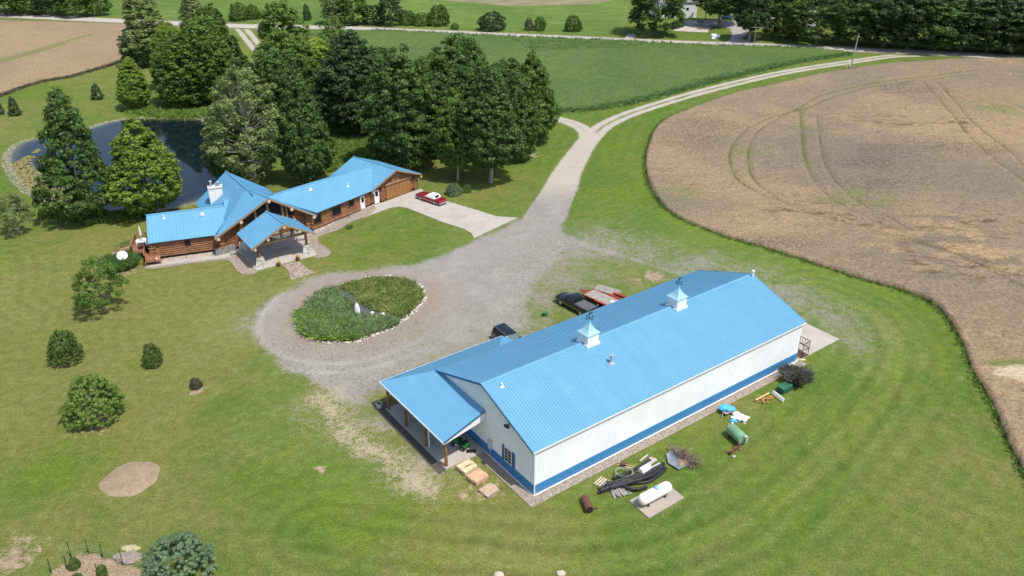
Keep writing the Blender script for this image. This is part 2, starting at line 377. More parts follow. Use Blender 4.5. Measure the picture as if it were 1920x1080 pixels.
GARD = smooth(px2w([(108, 1085), (118, 1062), (150, 1044), (180, 1040), (200, 1050), (232, 1062), (262, 1072), (300, 1100), (200, 1130)]), 4, True)
MOUND = G(245, 898)
def gattrs(x, y):
    A = {k: np.zeros(x.shape) for k in ('lush', 'dry', 'bare', 'stripe')}
    for px, py, r, k, a in BLOBS:
        p = G(px, py); d2 = (x-p.x)**2+(y-p.y)**2
        A[k] += a*np.exp(-d2/(r*r)*(1.0 if k != 'bare' else 1.2))
    A['stripe'] = .35+.65*fbm(x*.02, y*.02, 31, 2)
    # tyre tracks faintly crossing the lawn
    for pl in TRK: 
        d = dline(x, y, pl); A['dry'] += .28*(np.exp(-((d-.95)/.28)**2))
    d = dline(x, y, GARD, True); A['bare'] = np.maximum(A['bare'], np.where(inpoly(x, y, GARD), 1.0, np.exp(-(d/.5)**2)*.6))
    A['lush'] += .5*np.exp(-(d/1.2)**2)*(~inpoly(x, y, GARD))
    d = dline(x, y, W_RP[:150]); A['lush'] += .5*np.exp(-(d/2.5)**2)
    am = fbm(x*.06, y*.06, 61, 3); A['lush'] += .28*sst(0, 14, x)-.05; A['mow'] = np.where(x > 2, np.sin(d*2*np.pi/2.6+am*1.2)*sst(.35, .6, am)*np.exp(-((d-10)/22)**2), 0)
    dr = dline(x, y, MOWL); wr = np.exp(-(dr/7.5)**2)*(.25+1.3*fbm(x*.05, y*.05, 63, 3)); A['mow'] += 2.6*np.sin(dr*2*np.pi/2.1)*wr
    A['dry'] += .30*wr*(np.sin(dr*2*np.pi/4.2+1) > .2)
    dr = dline(x, y, TRK[1]); A['mow'] += 2.0*np.sin(dr*2*np.pi/2.0)*np.exp(-(dr/5)**2)
    q = G(40, 470); d2 = np.hypot(x-q.x, (y-q.y)*1.1); A['mow'] += np.where(x < -12, np.sin(d2*2*np.pi/2.4+am*1.5)*sst(.45, .65, am)*.35, 0)
    return A
MOWL = smooth(GW([(600, 1000), (760, 1030), (900, 1045), (1100, 1060), (1300, 1020), (1480, 915), (1610, 790), (1680, 670), (1640, 590), (1540, 545)]), 6)
TRK = [smooth(GW(q), 5) for q in ([(0, 560), (60, 585), (150, 612), (300, 625), (470, 650)], [(5, 480), (20, 520), (10, 570), (60, 600)], [(1500, 900), (1600, 800), (1670, 700), (1690, 640), (1640, 580)],
    [(1440, 930), (1560, 850), (1640, 760)], [(1020, 420), (1100, 400), (1150, 300), (1200, 230)], [(200, 235), (190, 205), (240, 195)])]

# ------------------------------------------------------------------ ground sheets
def axis(lo, hi, step, far_lo, far_hi):
    a = list(np.arange(lo, hi, step)); s = step; x = lo
    while x > far_lo: s *= 1.12; x -= s; a.insert(0, x)
    s = step; x = a[-1]
    while x < far_hi: s *= 1.12; x += s; a.append(x)
    return np.array(a)
def grid_faces(nx, ny):
    i, j = np.meshgrid(np.arange(nx-1), np.arange(ny-1)); k = (j*nx+i).ravel()
    return np.stack([k, k+1, k+nx+1, k+nx], 1)
xs = axis(-85, 80, .5, -3000, 3000); ys = axis(36, 175, .5, -600, 3500)
X, Y = np.meshgrid(xs, ys); x, y = X.ravel(), Y.ravel()
o = link('ground', raw_mesh('ground', np.stack([x, y, np.zeros_like(x)], 1), grid_faces(len(xs), len(ys)), M_LAWN, attrs=gattrs(x, y)))
tag(o, kind='structure')

def sheet(name, poly, res, z, mat, attrs=None, height=None, snap=False, keep=None):
    poly = np.array([p[:2] for p in poly]); x0, y0 = poly.min(0)-res; x1, y1 = poly.max(0)+res
    gx = np.arange(x0, x1+res, res); gy = np.arange(y0, y1+res, res)
    X, Y = np.meshgrid(gx, gy); x, y = X.ravel().copy(), Y.ravel().copy()
    ins = keep(x, y) if keep else inpoly(x, y, poly)
    F = grid_faces(len(gx), len(gy)); kf = ins[F].any(1); F = F[kf]
    used = np.unique(F); mp = np.full(len(x), -1); mp[used] = np.arange(len(used)); F = mp[F]; x, y, ins = x[used], y[used], ins[used]
    zz = np.full(x.shape, z)
    if height is not None: zz = zz+height(x, y)
    if snap:
        d, bx, by = dline(x, y, poly, True, True); out = ~ins
        x[out], y[out] = bx[out], by[out]; zz[out] = z
    A = attrs(x, y) if attrs else None
    return link(name, raw_mesh(name, np.stack([x, y, zz], 1), F, mat, attrs=A, smooth_=height is not None))
def flat(name, poly, z, mat, th=0.0, parent=None):
    m = MB(); P = [(p[0], p[1]) for p in poly]
    if th: m.prism(P, z-th, z)
    else: m.ngon([(p[0], p[1], z) for p in P])
    return m.build(name, mat, parent)

# wheat on the right, wheat on the left
TRW = [smooth(GW(q), 6) for q in (
    [(2000, 148), (1920, 145), (1830, 143), (1740, 152), (1640, 165), (1560, 185), (1515, 205), (1440, 226), (1395, 250), (1368, 290), (1375, 330), (1400, 355), (1440, 372), (1500, 390), (1560, 405), (1630, 430), (1700, 450), (1800, 485), (1920, 545)],
    [(2000, 140), (1920, 138), (1830, 135), (1740, 146), (1640, 158), (1540, 182), (1500, 205), (1440, 236), (1412, 262), (1402, 300), (1412, 340), (1450, 370), (1510, 402), (1600, 425), (1680, 448), (1780, 480), (1900, 522)],
    [(1500, 212), (1502, 240), (1506, 290), (1525, 340), (1560, 378), (1600, 400), (1650, 425), (1720, 445)],
    [(1531, 218), (1536, 260), (1546, 310), (1575, 355), (1620, 390), (1660, 410), (1710, 435)],
    [(1730, 155), (1745, 175), (1790, 225), (1812, 255), (1850, 290), (1900, 330), (1940, 365)],
    [(1757, 157), (1790, 195), (1825, 235), (1870, 270), (1920, 312), (1980, 360)])]
def wheat_attr(x, y):
    tr = np.zeros(x.shape)
    for pl in TRW: tr = np.maximum(tr, np.exp(-(dline(x, y, pl)/.30)**2)*(.62+.5*vnoise(x*.25, y*.25, 5)))
    lg = np.zeros(x.shape); gr = np.zeros(x.shape)
    for px, py, r in ((1780, 420, 7), (1800, 470, 7), (1720, 480, 6), (1890, 500, 9), (1640, 440, 5), (1420, 410, 6), (1620, 235, 9), (1860, 240, 10)):
        p = G(px, py); lg += .55*np.exp(-(((x-p.x)**2+(y-p.y)**2)/r**2))
    lg *= sst(.42, .62, fbm(x*.35, y*.5, 9, 4))
    for px, py, r in ((1505, 250, 4), (1268, 368, 4), (1635, 378, 4), (1585, 365, 2), (1556, 380, 2), (1870, 205, 8), (1400, 290, 3)):
        p = G(px, py); gr += .6*np.exp(-(((x-p.x)**2+(y-p.y)**2)/r**2))
    gr *= sst(.3, .6, fbm(x*.5, y*.5, 12, 3))
    for pl, k in ((TRW[0], .45), (TRW[1], .6), (TRW[2], .8)): gr = np.maximum(gr, k*np.exp(-(dline(x, y, pl)/.5)**2)*sst(.4, .6, fbm(x*.08, y*.08, 14, 2))*sst(50, 75, y))
    dk = np.zeros(x.shape); fl = np.zeros(x.shape)
    for px, py, rx, ry in ((1740, 282, 16, 4), (1640, 310, 8, 5), (1325, 235, 7, 7), (1300, 270, 6, 6), (1640, 350, 7, 3), (1440, 460, 8, 2), (1700, 170, 10, 7)):
        p = G(px, py); dk += .6*np.exp(-(((x-p.x)/rx)**2+((y-p.y)/ry)**2))
    for px, py, r in ((1700, 235, 13), (1850, 240, 8), (1600, 215, 8), (1650, 425, 8), (1560, 400, 7), (1800, 460, 9), (1900, 520, 9), (1480, 395, 6), (1750, 500, 7), (1850, 420, 8)):
        p = G(px, py); fl += .9*np.exp(-(((x-p.x)/r)**2+((y-p.y)/(r*.5))**2))
    p = G(1925, 706); sy = sst(1.25, .8, np.hypot((x-p.x)/3.6, (y-p.y)/1.5)); p = G(1905, 688); gr = np.maximum(gr, .8*sst(1.3, .7, np.hypot((x-p.x)/3.6, (y-p.y)/.9)))
    return dict(sandy=sy, track=tr, lodge=np.clip(lg, 0, 1), green=np.clip(gr, 0, .9), dark=np.clip(dk, 0, 1), flat=np.clip(fl, 0, 1))
def wheat_h(x, y):
    tr = np.zeros(x.shape)
    for pl in TRW: tr = np.maximum(tr, np.exp(-(dline(x, y, pl)/.45)**2))
    low = sst(.50, .68, fbm(x*.10, y*.16, 21, 4))
    return .62+.16*(vnoise(x*1.7, y*1.7, 3)-.5)+.34*(fbm(x*.5, y*.8, 4, 4)-.5)-.22*tr-.18*low
o = sheet('wheat_field', W_RP, .42, 0, M_WHEAT, wheat_attr, wheat_h, True)
tag(o, 'ripe tan wheat field with tractor tracks filling the right side', 'wheat field', kind='stuff')
TRL = [smooth(GW(q), 4) for q in ([(0, 118), (60, 100), (110, 85), (172, 68)], [(0, 122), (60, 104), (120, 86)], [(0, 62), (140, 58), (242, 65)])]
def wl_attr(x, y):
    tr = np.zeros(x.shape); gr = np.zeros(x.shape)
    for i, pl in enumerate(TRL): e = np.exp(-(dline(x, y, pl)/(.9 if i < 2 else .5))**2); tr = np.maximum(tr, e*.5); gr = np.maximum(gr, e*(.8 if i < 2 else .2))
    return dict(track=tr, lodge=.35+0*x, green=gr)
o = sheet('wheat_field', W_L, .8, 0, M_WHEAT, wl_attr, lambda x, y: .55+.2*(fbm(x*.6, y*.6, 44, 3)-.5), True)
tag(o, 'pale tan wheat field at the upper left before the road', 'wheat field', kind='stuff')
o = sheet('meadow', MEAD, .8, 0, M_MEADOW, None, lambda x, y: .45+.5*(fbm(x*.35, y*.35, 51, 4)-.4), True)
tag(o, 'knee high green meadow between the road and the curving drive', 'meadow', kind='stuff')
CROP = px2w([(-600, 12), (0, 22), (235, 33), (440, 42), (650, 47), (960, 59), (1110, 66), (1150, 60), (1178, 40), (1178, 14), (1150, -12)])+[(60, 420), (60, 900), (-500, 900), (-600, 500)]
o = flat('far_field', CROP, .03, M_CROP); tag(o, kind='structure')
PATCH = flat('far_field', px2w([(960, 12), (1110, 8), (1178, -5), (1110, -20), (900, -10), (820, 0)]), .05, simple('pale_stubble', (.22, .19, .10), .9, var=.25, scale=.1, coord='pos')); tag(PATCH, kind='structure')

# road and drives
RD = smooth(GW([(-500, 13), (-250, 20), (0, 29), (235, 39.7), (440, 48.5), (575, 51.5), (655, 53.2), (960, 66.7), (1172, 76), (1310, 82), (1440, 86), (1600, 93), (1765, 100), (1920, 109.5), (2200, 128)]), 4)
def ribbon(pl, hw):
    L, R = [], []
    for i, p in enumerate(pl):
        a = pl[max(i-1, 0)]; b = pl[min(i+1, len(pl)-1)]; d = (b-a)/np.linalg.norm(b-a); n = np.array([-d[1], d[0]])
        h_ = hw[i] if hasattr(hw, '__len__') else hw
        L.append(tuple(p+n*h_)); R.append(tuple(p-n*h_))
    return L+R[::-1]
tag(flat('road', ribbon(RD, 3.3), .04, M_ROAD), kind='structure')
sh = simple('roadside_grass', (.15, .16, .055), .95, var=.3, scale=.4, coord='pos')
tag(flat('road_verge', ribbon(RD, 5.2), .02, sh), kind='structure')
def grav(x, y):
    dY = dline(x, y, YARD, True); i = inpoly(x, y, YARD); s = np.where(i, dY, -dY)
    edge = 1.6+2.2*fbm(x*.08, y*.08, 77, 3)
    px = y*0  # soft right-hand side, where the gravel thins into grass
    soft = sst(-2, 14, x)*sst(110, 84, y)
    south = sst(92, 84, y)*sst(-20, -8, x)
    soft = np.clip(soft+south*.8, 0, 1)
    g = sst(-1.0-3.5*soft, 2.2+5.5*soft, s+(fbm(x*.22, y*.22, 78, 3)-.5)*(2+6*soft))*(1-.30*soft)
    for bx_, by_, br_, ba_ in ((1050, 470, 8, .72), (1120, 458, 8, .62), (1200, 470, 7, .55), (1300, 500, 7, .6), (1400, 520, 6, .55), (1480, 560, 6, .6), (1560, 600, 5, .5), (1600, 640, 4, .35), (1060, 520, 9, .52), (1020, 560, 4, .6), (690, 790, 4, .5), (640, 765, 5, .5), (770, 870, 4, .5), (1010, 520, 5, .45), (1540, 570, 5, .5), (470, 600, 3, .5)):
        q = G(bx_, by_); g = np.maximum(g, ba_*np.exp(-((x-q.x)**2+(y-q.y)**2)/br_**2*.8))
    n = len(DRV); dd = np.full(x.shape, 1e9); hwid = np.zeros(x.shape)
    yy = np.clip(y, 60, 260); hw = np.interp(yy, [118, 130, 150, 160, 175, 260], [3.4, 3.0, 2.3, 2.2, 1.9, 1.9])
    d = dline(x, y, DRV); g2 = sst(.35, -.35, d-hw)
    two = sst(158, 166, y)*sst(.62, .25, d)
    g2 = g2*(1-.62*two)
    g = np.maximum(g, g2)
    d = dline(x, y, SIDE); g = np.maximum(g, sst(.4, -.4, d-1.7)*(1-.35*sst(.6, .2, d)))
    d = dline(x, y, FARD); g = np.maximum(g, sst(.4, -.4, d-2.2)*(1-.8*sst(.7, .3, d)))
    d = dline(x, y, TAIL); tl = np.exp(-(d/2.2)**2)*.68*(.45+.9*fbm(x*.3, y*.3, 71, 3)); g = np.maximum(g, tl)
    return np.clip(g, 0, 1), tl
def grav_attr(x, y):
    g, tl = grav(x, y); A = gattrs(x, y); A['grav'] = g
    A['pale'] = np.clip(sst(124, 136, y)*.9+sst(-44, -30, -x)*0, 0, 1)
    di = dline(x, y, ISL, True)
    wd = np.zeros(x.shape)
    for bx_, by_, br_, ba_ in ((560, 690, 6, .7), (640, 725, 6, .9), (720, 700, 5, .7), (820, 610, 4, .4), (900, 560, 4, .35), (1000, 500, 6, .6), (1070, 470, 9, 1), (1150, 480, 8, 1), (1040, 540, 6, .9), (500, 640, 4, .5), (700, 655, 4, .4), (1250, 500, 8, .8), (1500, 570, 10, .8), (680, 760, 5, .9)):
        q = G(bx_, by_); wd += ba_*np.exp(-((x-q.x)**2+(y-q.y)**2)/br_**2)
    A['tan'] = np.clip(tl*1.6, 0, 1); A['weedy'] = np.clip(wd, 0, 1); A['rut'] = (np.exp(-((di-4.6)/.45)**2)+np.exp(-((di-6.3)/.45)**2)-.8*np.exp(-((di-5.45)/.4)**2))*sst(-8, -16, x)*(.4+.8*fbm(x*.2, y*.2, 66, 3))
    A['sand'] = np.clip(np.exp(-(di/3.2)**2)*.75*(.3+1.3*fbm(x*.3, y*.3, 88, 3))+.5*np.exp(-(dline(x, y, TRK[0][-3:])/3)**2), 0, 1)
    return A
def keepg(x, y): return grav(x, y)[0] > .015
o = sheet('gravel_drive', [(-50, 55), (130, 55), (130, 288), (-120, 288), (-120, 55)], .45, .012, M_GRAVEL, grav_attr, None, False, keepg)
tag(o, kind='structure')

# homestead beyond the road: paved drive, parking pad, lawn
tag(flat('asphalt_drive', px2w([(1360, 80), (1369, 73), (1373, 62), (1368, 54), (1345, 49), (1285, 50), (1285, 38), (1345, 38), (1398, 40), (1404, 50), (1402, 62), (1390, 72), (1412, 80), (1440, 84)]), .03, simple('pale_asphalt', (.34, .31, .30), .9, var=.15, scale=.3, coord='pos')), kind='structure')
tag(flat('parking_pad', px2w([(1262, 58), (1275, 49), (1334, 51), (1326, 61)]), .035, simple('pink_gravel', (.47, .39, .34), .9, var=.12, scale=.4, coord='pos')), kind='structure')
tag(flat('field_entrance', px2w([(1172, 72), (1177, 64), (1190, 63), (1194, 68), (1186, 73)]), .045, M_ROAD), kind='structure')

# house surroundings
CONC = [(694, 404), (715, 396), (732, 390), (748, 388), (763, 390.5), (792, 402), (830, 417), (870, 430), (884, 438), (889, 447), (958, 414.5), (970, 409), (930, 406), (885, 392), (845, 380), (800, 364), (790, 354), (755, 366), (722, 379), (700, 385), (705, 392)]
tag(flat('concrete_drive', px2w(CONC), .08, M_CONC, .07), kind='structure')
BED = [(560, 440), (583, 424), (640, 400), (700, 376), (706, 392), (694, 404), (660, 415), (635, 430), (610, 438), (600, 442), (595, 447), (598, 455), (608, 462), (617, 469), (619, 476), (610, 481), (595, 484), (560, 470)]
tag(flat('stone_bed', px2w(BED), .03, M_PEB), kind='structure')
tag(flat('stone_mulch', px2w([(566, 446), (583, 427), (640, 403), (700, 379), (703, 385), (640, 410), (598, 436)]), .04, M_PEB2), kind='structure')
BEDL = [(270.6, 501), (275, 497), (304, 485), (401, 472), (450, 462), (470, 470), (481, 510), (470, 513.5), (456, 513.5), (447, 508), (439, 497), (431, 489), (421, 486.5), (397, 489), (360, 493), (322, 498), (297, 502), (280, 503)]
tag(flat('stone_bed', px2w(BEDL), .03, M_PEB), kind='structure')
tag(flat('stone_mulch', px2w([(304, 484), (401, 468), (450, 455), (452, 466), (401, 480), (306, 491)]), .04, M_PEB2), kind='structure')
tag(flat('side_walk', px2w([(275, 499), (306, 490), (401, 480), (449, 470), (453, 477), (421, 484.5), (397, 487), (322, 495.5), (283, 501)]), .05, M_CONC), kind='structure')
tag(flat('entry_slab', px2w([(481, 508.5), (594, 479), (560, 425), (440, 462)]), .12, M_CONC, .12), kind='structure')
tag(flat('front_walk', px2w([(529, 497), (561, 490), (574, 503), (593, 511.5), (546, 526), (541, 508)]), .05, M_PAVER), kind='structure')
ARC = simple('stone_edging', (.30, .25, .2), .9, var=.3, scale=3)
def curb(name, pts, w_=.16, z=.1):
    m = MB(); q = smooth(px2w(pts), 4)
    m.prism(ribbon(q, w_/2), 0, z); tag(m.build(name, ARC), kind='structure')
curb('bed_edging', [(694, 404.5), (660, 415.5), (635, 430.5), (610, 438.5), (600, 442.5), (595, 447), (598, 455.5), (608, 463), (617, 470), (619, 476), (610, 481.5), (595, 484.5)])
curb('bed_edging', [(481, 511), (470, 514.5), (456, 514.5), (446, 508.5), (438, 497.5), (430, 489.7), (420, 487.2), (397, 490), (360, 494), (322, 499), (297, 503), (280, 504), (270, 501)])

# dirt mound, bare ring, mulch ring
m = MB(); prof = []
rr = random.Random(3)
for k in range(9):
    a = k/8; prof.append((3.1*(1-a)**.8 if k < 8 else .05, .02+.32*math.sin(a*math.pi/2)))
m.lathe(prof, (0, 0, 0), 40)
uM = G(300, 880)-G(190, 915); rzM = math.atan2(uM.y, uM.x)
v = []
for p in m.v:
    q = Vector((p[0]*1.0*uM.length/6.1*(1+.06*math.sin(p[0]*2+p[1])), p[1]*.78*(1+.05*math.cos(p[0]*1.7)), p[2]+.03*math.sin(p[0]*5)*math.cos(p[1]*4)))
    v.append(tuple(Matrix.Rotation(rzM, 3, 'Z') @ q + MOUND))
m.v = v
t = NT('bare_dirt', .95, .05); P = t.pos(); a = t.noise(P, .8, 6, .7); b = t.noise(P, 5, 5, .8)
t.base(t.scale(t.mix(t.rng(a, .35, .65), (.27, .20, .13), (.36, .28, .19)), t.rng(b, .25, .75, .72, 1.28))); t.bump(b, .8, .1); M_DIRT = t.m
o = m.build('dirt_mound', M_DIRT, None, smooth_=True); tag(o, 'low oval mound of bare brown soil on the left lawn', 'dirt mound')

# pond
POND = smooth(px2w([(18, 305), (22, 285), (38, 270), (62, 262), (100, 256), (150, 246), (184, 236), (212, 228), (255, 223), (300, 222), (362, 222.5), (395, 227), (412, 236), (430, 262), (440, 300), (425, 345), (400, 366),
    (372, 378), (330, 390), (270, 400), (200, 400), (140, 392), (95, 376), (60, 360), (36, 340)]), 5, True)
def pond_attr(x, y): return dict(shal=np.exp(-(dline(x, y, POND, True)/1.2)**2))
o = sheet('pond_water', POND, .8, .045, M_WATER, pond_attr, None, True); tag(o, kind='structure')
RING = [np.array(p) for p in POND]; cen = np.mean(RING, 0)
m = MB(); rr = random.Random(11)
bmx = bmesh.new(); bmesh.ops.create_icosphere(bmx, subdivisions=1, radius=1); IV = np.array([v.co[:] for v in bmx.verts]); IF = np.array([[v.index for v in f.verts] for f in bmx.faces]); bmx.free()
def rocks(name, pts, mat, rnd):
    V = []; F = []
    for i, (x, y, z, r) in enumerate(pts):
        j = 1+(rnd.random(len(IV))[:, None]-.5)*.5; s = np.array([rnd.uniform(.8, 1.4), rnd.uniform(.8, 1.4), rnd.uniform(.5, .9)])
        V.append(IV*j*s*r+np.array([x, y, z])); F.append(IF+i*len(IV))
    return link(name, raw_mesh(name, np.concatenate(V), np.concatenate(F), mat))
pts = []
n = len(RING)
for i in range(n):
    a, b = RING[i], RING[(i+1) % n]; L = np.linalg.norm(b-a); d = (b-a)/L; nn = np.array([d[1], -d[0]])
    left = a[0] < -58
    for k in range(int(L*(24 if left else 14))):
        p = a+d*rr.uniform(0, L)+nn*rr.uniform(-.3, 1.25 if left else .55)*(1 if np.dot(nn, a-cen) > 0 else -1)
        pts.append((p[0], p[1], .03, rr.uniform(.05, .125)))
o = rocks('rock_shore', pts, M_RIP, rng); tag(o, 'band of pale riprap stones round the pond shore', 'shore stones', kind='stuff')
# algae mats
V = []; F = []
tries = 0
PN = np.array(POND)
cx = rng.uniform(-92, -30, 60000); cy = rng.uniform(115, 190, 60000)
ok = inpoly(cx, cy, PN); dd = dline(cx, cy, PN, True)
lw = np.clip(np.where((cx < -66) & (cy < 156), 4.6, 0)+np.where((cx > -60) & (cy > 165), .12, 0), 0, 9)
tip = G(405, 240); d3 = np.hypot(cx-tip.x, (cy-tip.y)*.7); 
keep = ok & (((dd < lw*(fbm(cx*.3, cy*.3, 90, 4)*1.7)) & (rng.random(60000) < .8)) | (d3 < 2.4))
i = 0
for x_, y_ in zip(cx[keep], cy[keep]):
    a = rng.uniform(0, 6.28, 1)[0]; r = rng.uniform(.15, .42)
    V += [(x_+r*math.cos(a+q)*1.3, y_+r*math.sin(a+q)*.8, .052+.004*(i % 7)) for q in (0, 1.5, 3.1, 4.6)]; F.append((i, i+1, i+2, i+3)); i += 4
o = link('pond_algae', raw_mesh('pond_algae', V, F, M_ALGAE)); tag(o, 'yellow algae mats floating along the left edge of the pond', 'algae', kind='stuff')
# island rocks and creek
pts = []
n = len(ISL)
for i in range(n):
    a, b = ISL[i], ISL[(i+1) % n]; L = np.linalg.norm(b-a); d = (b-a)/L; nn = np.array([d[1], -d[0]])
    pxx = PR((a[0], a[1], 0))
    dens = 9 if not (pxx[0] < 680 and pxx[1] < 560) else 2
    for k in range(int(L*dens+.5)):
        p = a+d*rr.uniform(0, L)+nn*rr.uniform(-.3, .35); pts.append((p[0], p[1], .04, rr.uniform(.05, .15)))
o = rocks('border_stones', pts, simple('white_stone', (.62, .57, .50), .8, var=.25, scale=1.5), rng); tag(o, 'ring of small white stones bordering the planted island', 'border stones', kind='stuff')
CRK = smooth(GW([(632, 548), (648, 556), (664, 568), (674, 582), (692, 590), (712, 595), (735, 600)]), 5)
tag(flat('creek_bed', ribbon(CRK, .95), .05, simple('dark_slate', (.09, .09, .10), .7, var=.4, scale=4)), kind='structure')
tag(flat('island_soil', ISL, .035, simple('island_soil', (.10, .10, .05), .95, var=.3, scale=1)), kind='structure')

# ------------------------------------------------------------------ vegetation
def leaf_mat(name, c0, c1, c2=None, tr=.25):
    t = NT(name, .6, .25); g = t.n('NewGeometry'); r = g.outputs['Random Per Island']; oi = t.n('ObjectInfo').outputs['Random']
    P = t.pos('obj'); a = t.noise(P, .45, 3, .6)
    c = t.mix(t.rng(a, .35, .65), c0, c1)
    if c2: c = t.mix(t.rng(t.noise(P, .25, 2), .55, .68, 0, .8), c, c2)
    c = t.scale(c, t.m_('MULTIPLY', t.rng(r, 0, 1, 1.05, 2.3), t.rng(oi, 0, 1, .88, 1.12)))
    t.base(c)
    tl = t.n('BsdfTranslucent'); t.t.links.new(t.mix(1.0, c, (1.3, 1.35, .7), 'MULTIPLY'), tl.inputs[0])
    ms = t.n('MixShader'); ms.inputs[0].default_value = tr
    t.t.links.new(t.b.outputs[0], ms.inputs[1]); t.t.links.new(tl.outputs[0], ms.inputs[2])
    t.t.links.new(ms.outputs[0], t.t.nodes['Material Output'].inputs[0]); return t.m
LM = dict(dark=leaf_mat('dark_leaves', (.038, .068, .018), (.064, .104, .025)),
    mid=leaf_mat('maple_leaves', (.058, .100, .019), (.088, .138, .026), (.040, .075, .02)),
    lime=leaf_mat('lime_leaves', (.092, .145, .022), (.138, .190, .030), (.065, .11, .02)), shrubd=leaf_mat('deep_shrub_leaves', (.062, .108, .028), (.092, .145, .036), (.10, .09, .04)), bushm=leaf_mat('shrub_leaves', (.100, .160, .036), (.140, .200, .046), (.08, .135, .032)),
    olive=leaf_mat('silver_leaves', (.105, .135, .048), (.145, .172, .066), (.080, .128, .034)),
    deep=leaf_mat('darkest_leaves', (.030, .054, .021), (.048, .080, .027)),  # darkest of the leaf greens
    pine=leaf_mat('pine_needles', (.035, .060, .024), (.055, .085, .035), tr=.1),
    blue=leaf_mat('bluegreen_leaves', (.080, .130, .068), (.115, .17, .095)),
    brown=leaf_mat('dry_leaves', (.07, .07, .045), (.10, .095, .06)))
M_BARK = simple('bark', (.16, .13, .10), .95, var=.3, scale=3, bump=.6)
M_BARKP = simple('pale_bark', (.30, .27, .23), .95, var=.3, scale=3, bump=.6)

def crown_mesh(name, seed, H, R, base, kind, nclump, per, cs, ls, flat_=.7, jag=.35):
    g = np.random.default_rng(seed)
    t = g.uniform(0, 1, nclump*6)
    def prof(t):
        if kind == 'cone': return np.clip((1-t), 0, 1)**.72*(np.clip(t*7, 0, 1)**.6)
        if kind == 'egg': return np.where(t > .36, np.sqrt(np.clip(1-((t-.36)/.64)**2.1, 0, 1)), np.sqrt(np.clip(1-((.36-t)/.46)**2, 0, 1)))*.94
        if kind == 'drop': return np.clip(1-t, 0, 1)**.58*(np.clip(t*3.4+.05, 0, 1)**.5)*1.05
        if kind == 'dome': return np.sqrt(np.clip(1-(t*.99)**2.8, 0, 1))*(np.clip(t*4+.55, 0, 1)**.6)
        if kind == 'column': return np.clip(1-t, 0, 1)**.35*(np.clip(t*5, 0, 1)**.6)*.9
        return np.clip(1-t, 0, 1)**.7*np.clip(t*2, 0, 1)**.5
    keep_ = g.uniform(0, 1, len(t)) < prof(t)+.04; t = t[keep_][:nclump]; n = len(t)
    a = g.uniform(0, 2*np.pi, n); ph = g.uniform(0, 10)
    lob = 1+jag*(vnoise(a*1.3+ph, t*4.5+ph, seed)-.5)*2*.8
    rr_ = prof(t)*R*lob*g.uniform(.45, 1, n)**.45
    cx = np.stack([rr_*np.cos(a), rr_*np.sin(a), base*H+t*(1-base)*H*(1+.06*(vnoise(a*2, t*0+ph, seed+3)-.5)*2)], 1)
    per_ = np.maximum((per*g.uniform(.5, 1.5, n)).astype(int), 4)
    idx = np.repeat(np.arange(n), per_); N = len(idx); c = cx[idx]
    out = np.stack([np.cos(a)*(.9-.3*t), np.sin(a)*(.9-.3*t), .35+.5*t], 1)[idx]
    d = g.normal(size=(N, 3)); d /= np.linalg.norm(d, axis=1)[:, None]; d = d+out*.55; d[:, 2] += .1; d /= np.linalg.norm(d, axis=1)[:, None]
    sc_ = (cs*g.uniform(.6, 1.35, n))[idx][:, None]
    p = c+d*sc_*g.uniform(.35, 1.05, (N, 1))*np.array([1, 1, flat_])
    nrm = d+g.normal(size=(N, 3))*.45; nrm /= np.linalg.norm(nrm, axis=1)[:, None]
    u = np.cross(nrm, g.normal(size=(N, 3))); u /= np.linalg.norm(u, axis=1)[:, None]+1e-9; v = np.cross(nrm, u)
    s = (ls*g.uniform(.55, 1.25, N))[:, None]
    V = np.stack([p-u*s, p-v*s*.62+nrm*s*.12, p+u*s, p+v*s*.62+nrm*s*.12], 1).reshape(-1, 3)
    F = np.arange(N*4).reshape(N, 4)
    me = raw_mesh(name, V, F, LM['mid']); return me, cx, prof
def trunk_mb(H, r, cx, seed, nl=22, top=.8, lean=.0):
    m = MB(); R_ = random.Random(seed); k = 7; pts = []
    for i in range(k+1):
        z = H*top*i/k; pts.append(Vector((lean*z+R_.uniform(-.02, .02)*H*(i > 0)*.5, R_.uniform(-.01, .01)*H*(i > 0), z)))
    for i in range(k): m.cyl(pts[i], pts[i+1], r*(1.25 if i == 0 else 1-.85*i/k), r*(1-.85*(i+1)/k), n=8)
    idx = R_.sample(range(len(cx)), min(nl, len(cx)))
    for j in idx:
        c = Vector(cx[j]); zt = max(min(c.z*.72, H*top*.95), H*.12); f = zt/(H*top); i = min(int(f*k), k-1); q = pts[i].lerp(pts[i+1], f*k-i)
        mid = q.lerp(c, .5)+Vector((0, 0, -.04*H*.3)); r0 = max(r*.38*(1-f*.6), .02)
        m.cyl(q, mid, r0, r0*.6, n=5, caps=False); m.cyl(mid, c, r0*.6, r0*.15, n=5, caps=False)
    return m
KIND = {}
def defkind(k, H, R, base, shape, ncl, per, cs, ls, seeds, flat_=.7, jag=.35, tr=.24, nl=22, top=.8):
    KIND[k] = []
    for s in seeds:
        me, cx, pf = crown_mesh(k+'_crown', s, H, R, base, shape, ncl, per, cs, ls, flat_, jag)
        tm = trunk_mb(H, tr, cx, s, nl, top); b = tm.build('trunk', M_BARK); tme = b.data; bpy.data.objects.remove(b)
        KIND[k].append((me, tme, H, R))
defkind('maple', 18, 5.6, .07, 'egg', 760, 54, .74, .22, (1, 2, 3), tr=.27, jag=.42)
defkind('high', 18, 5.6, .17, 'drop', 560, 56, .72, .22, (23, 24), tr=.30, jag=.36)
defkind('oval', 18, 5.6, .07, 'drop', 620, 56, .72, .22, (21, 22), tr=.27, jag=.36)
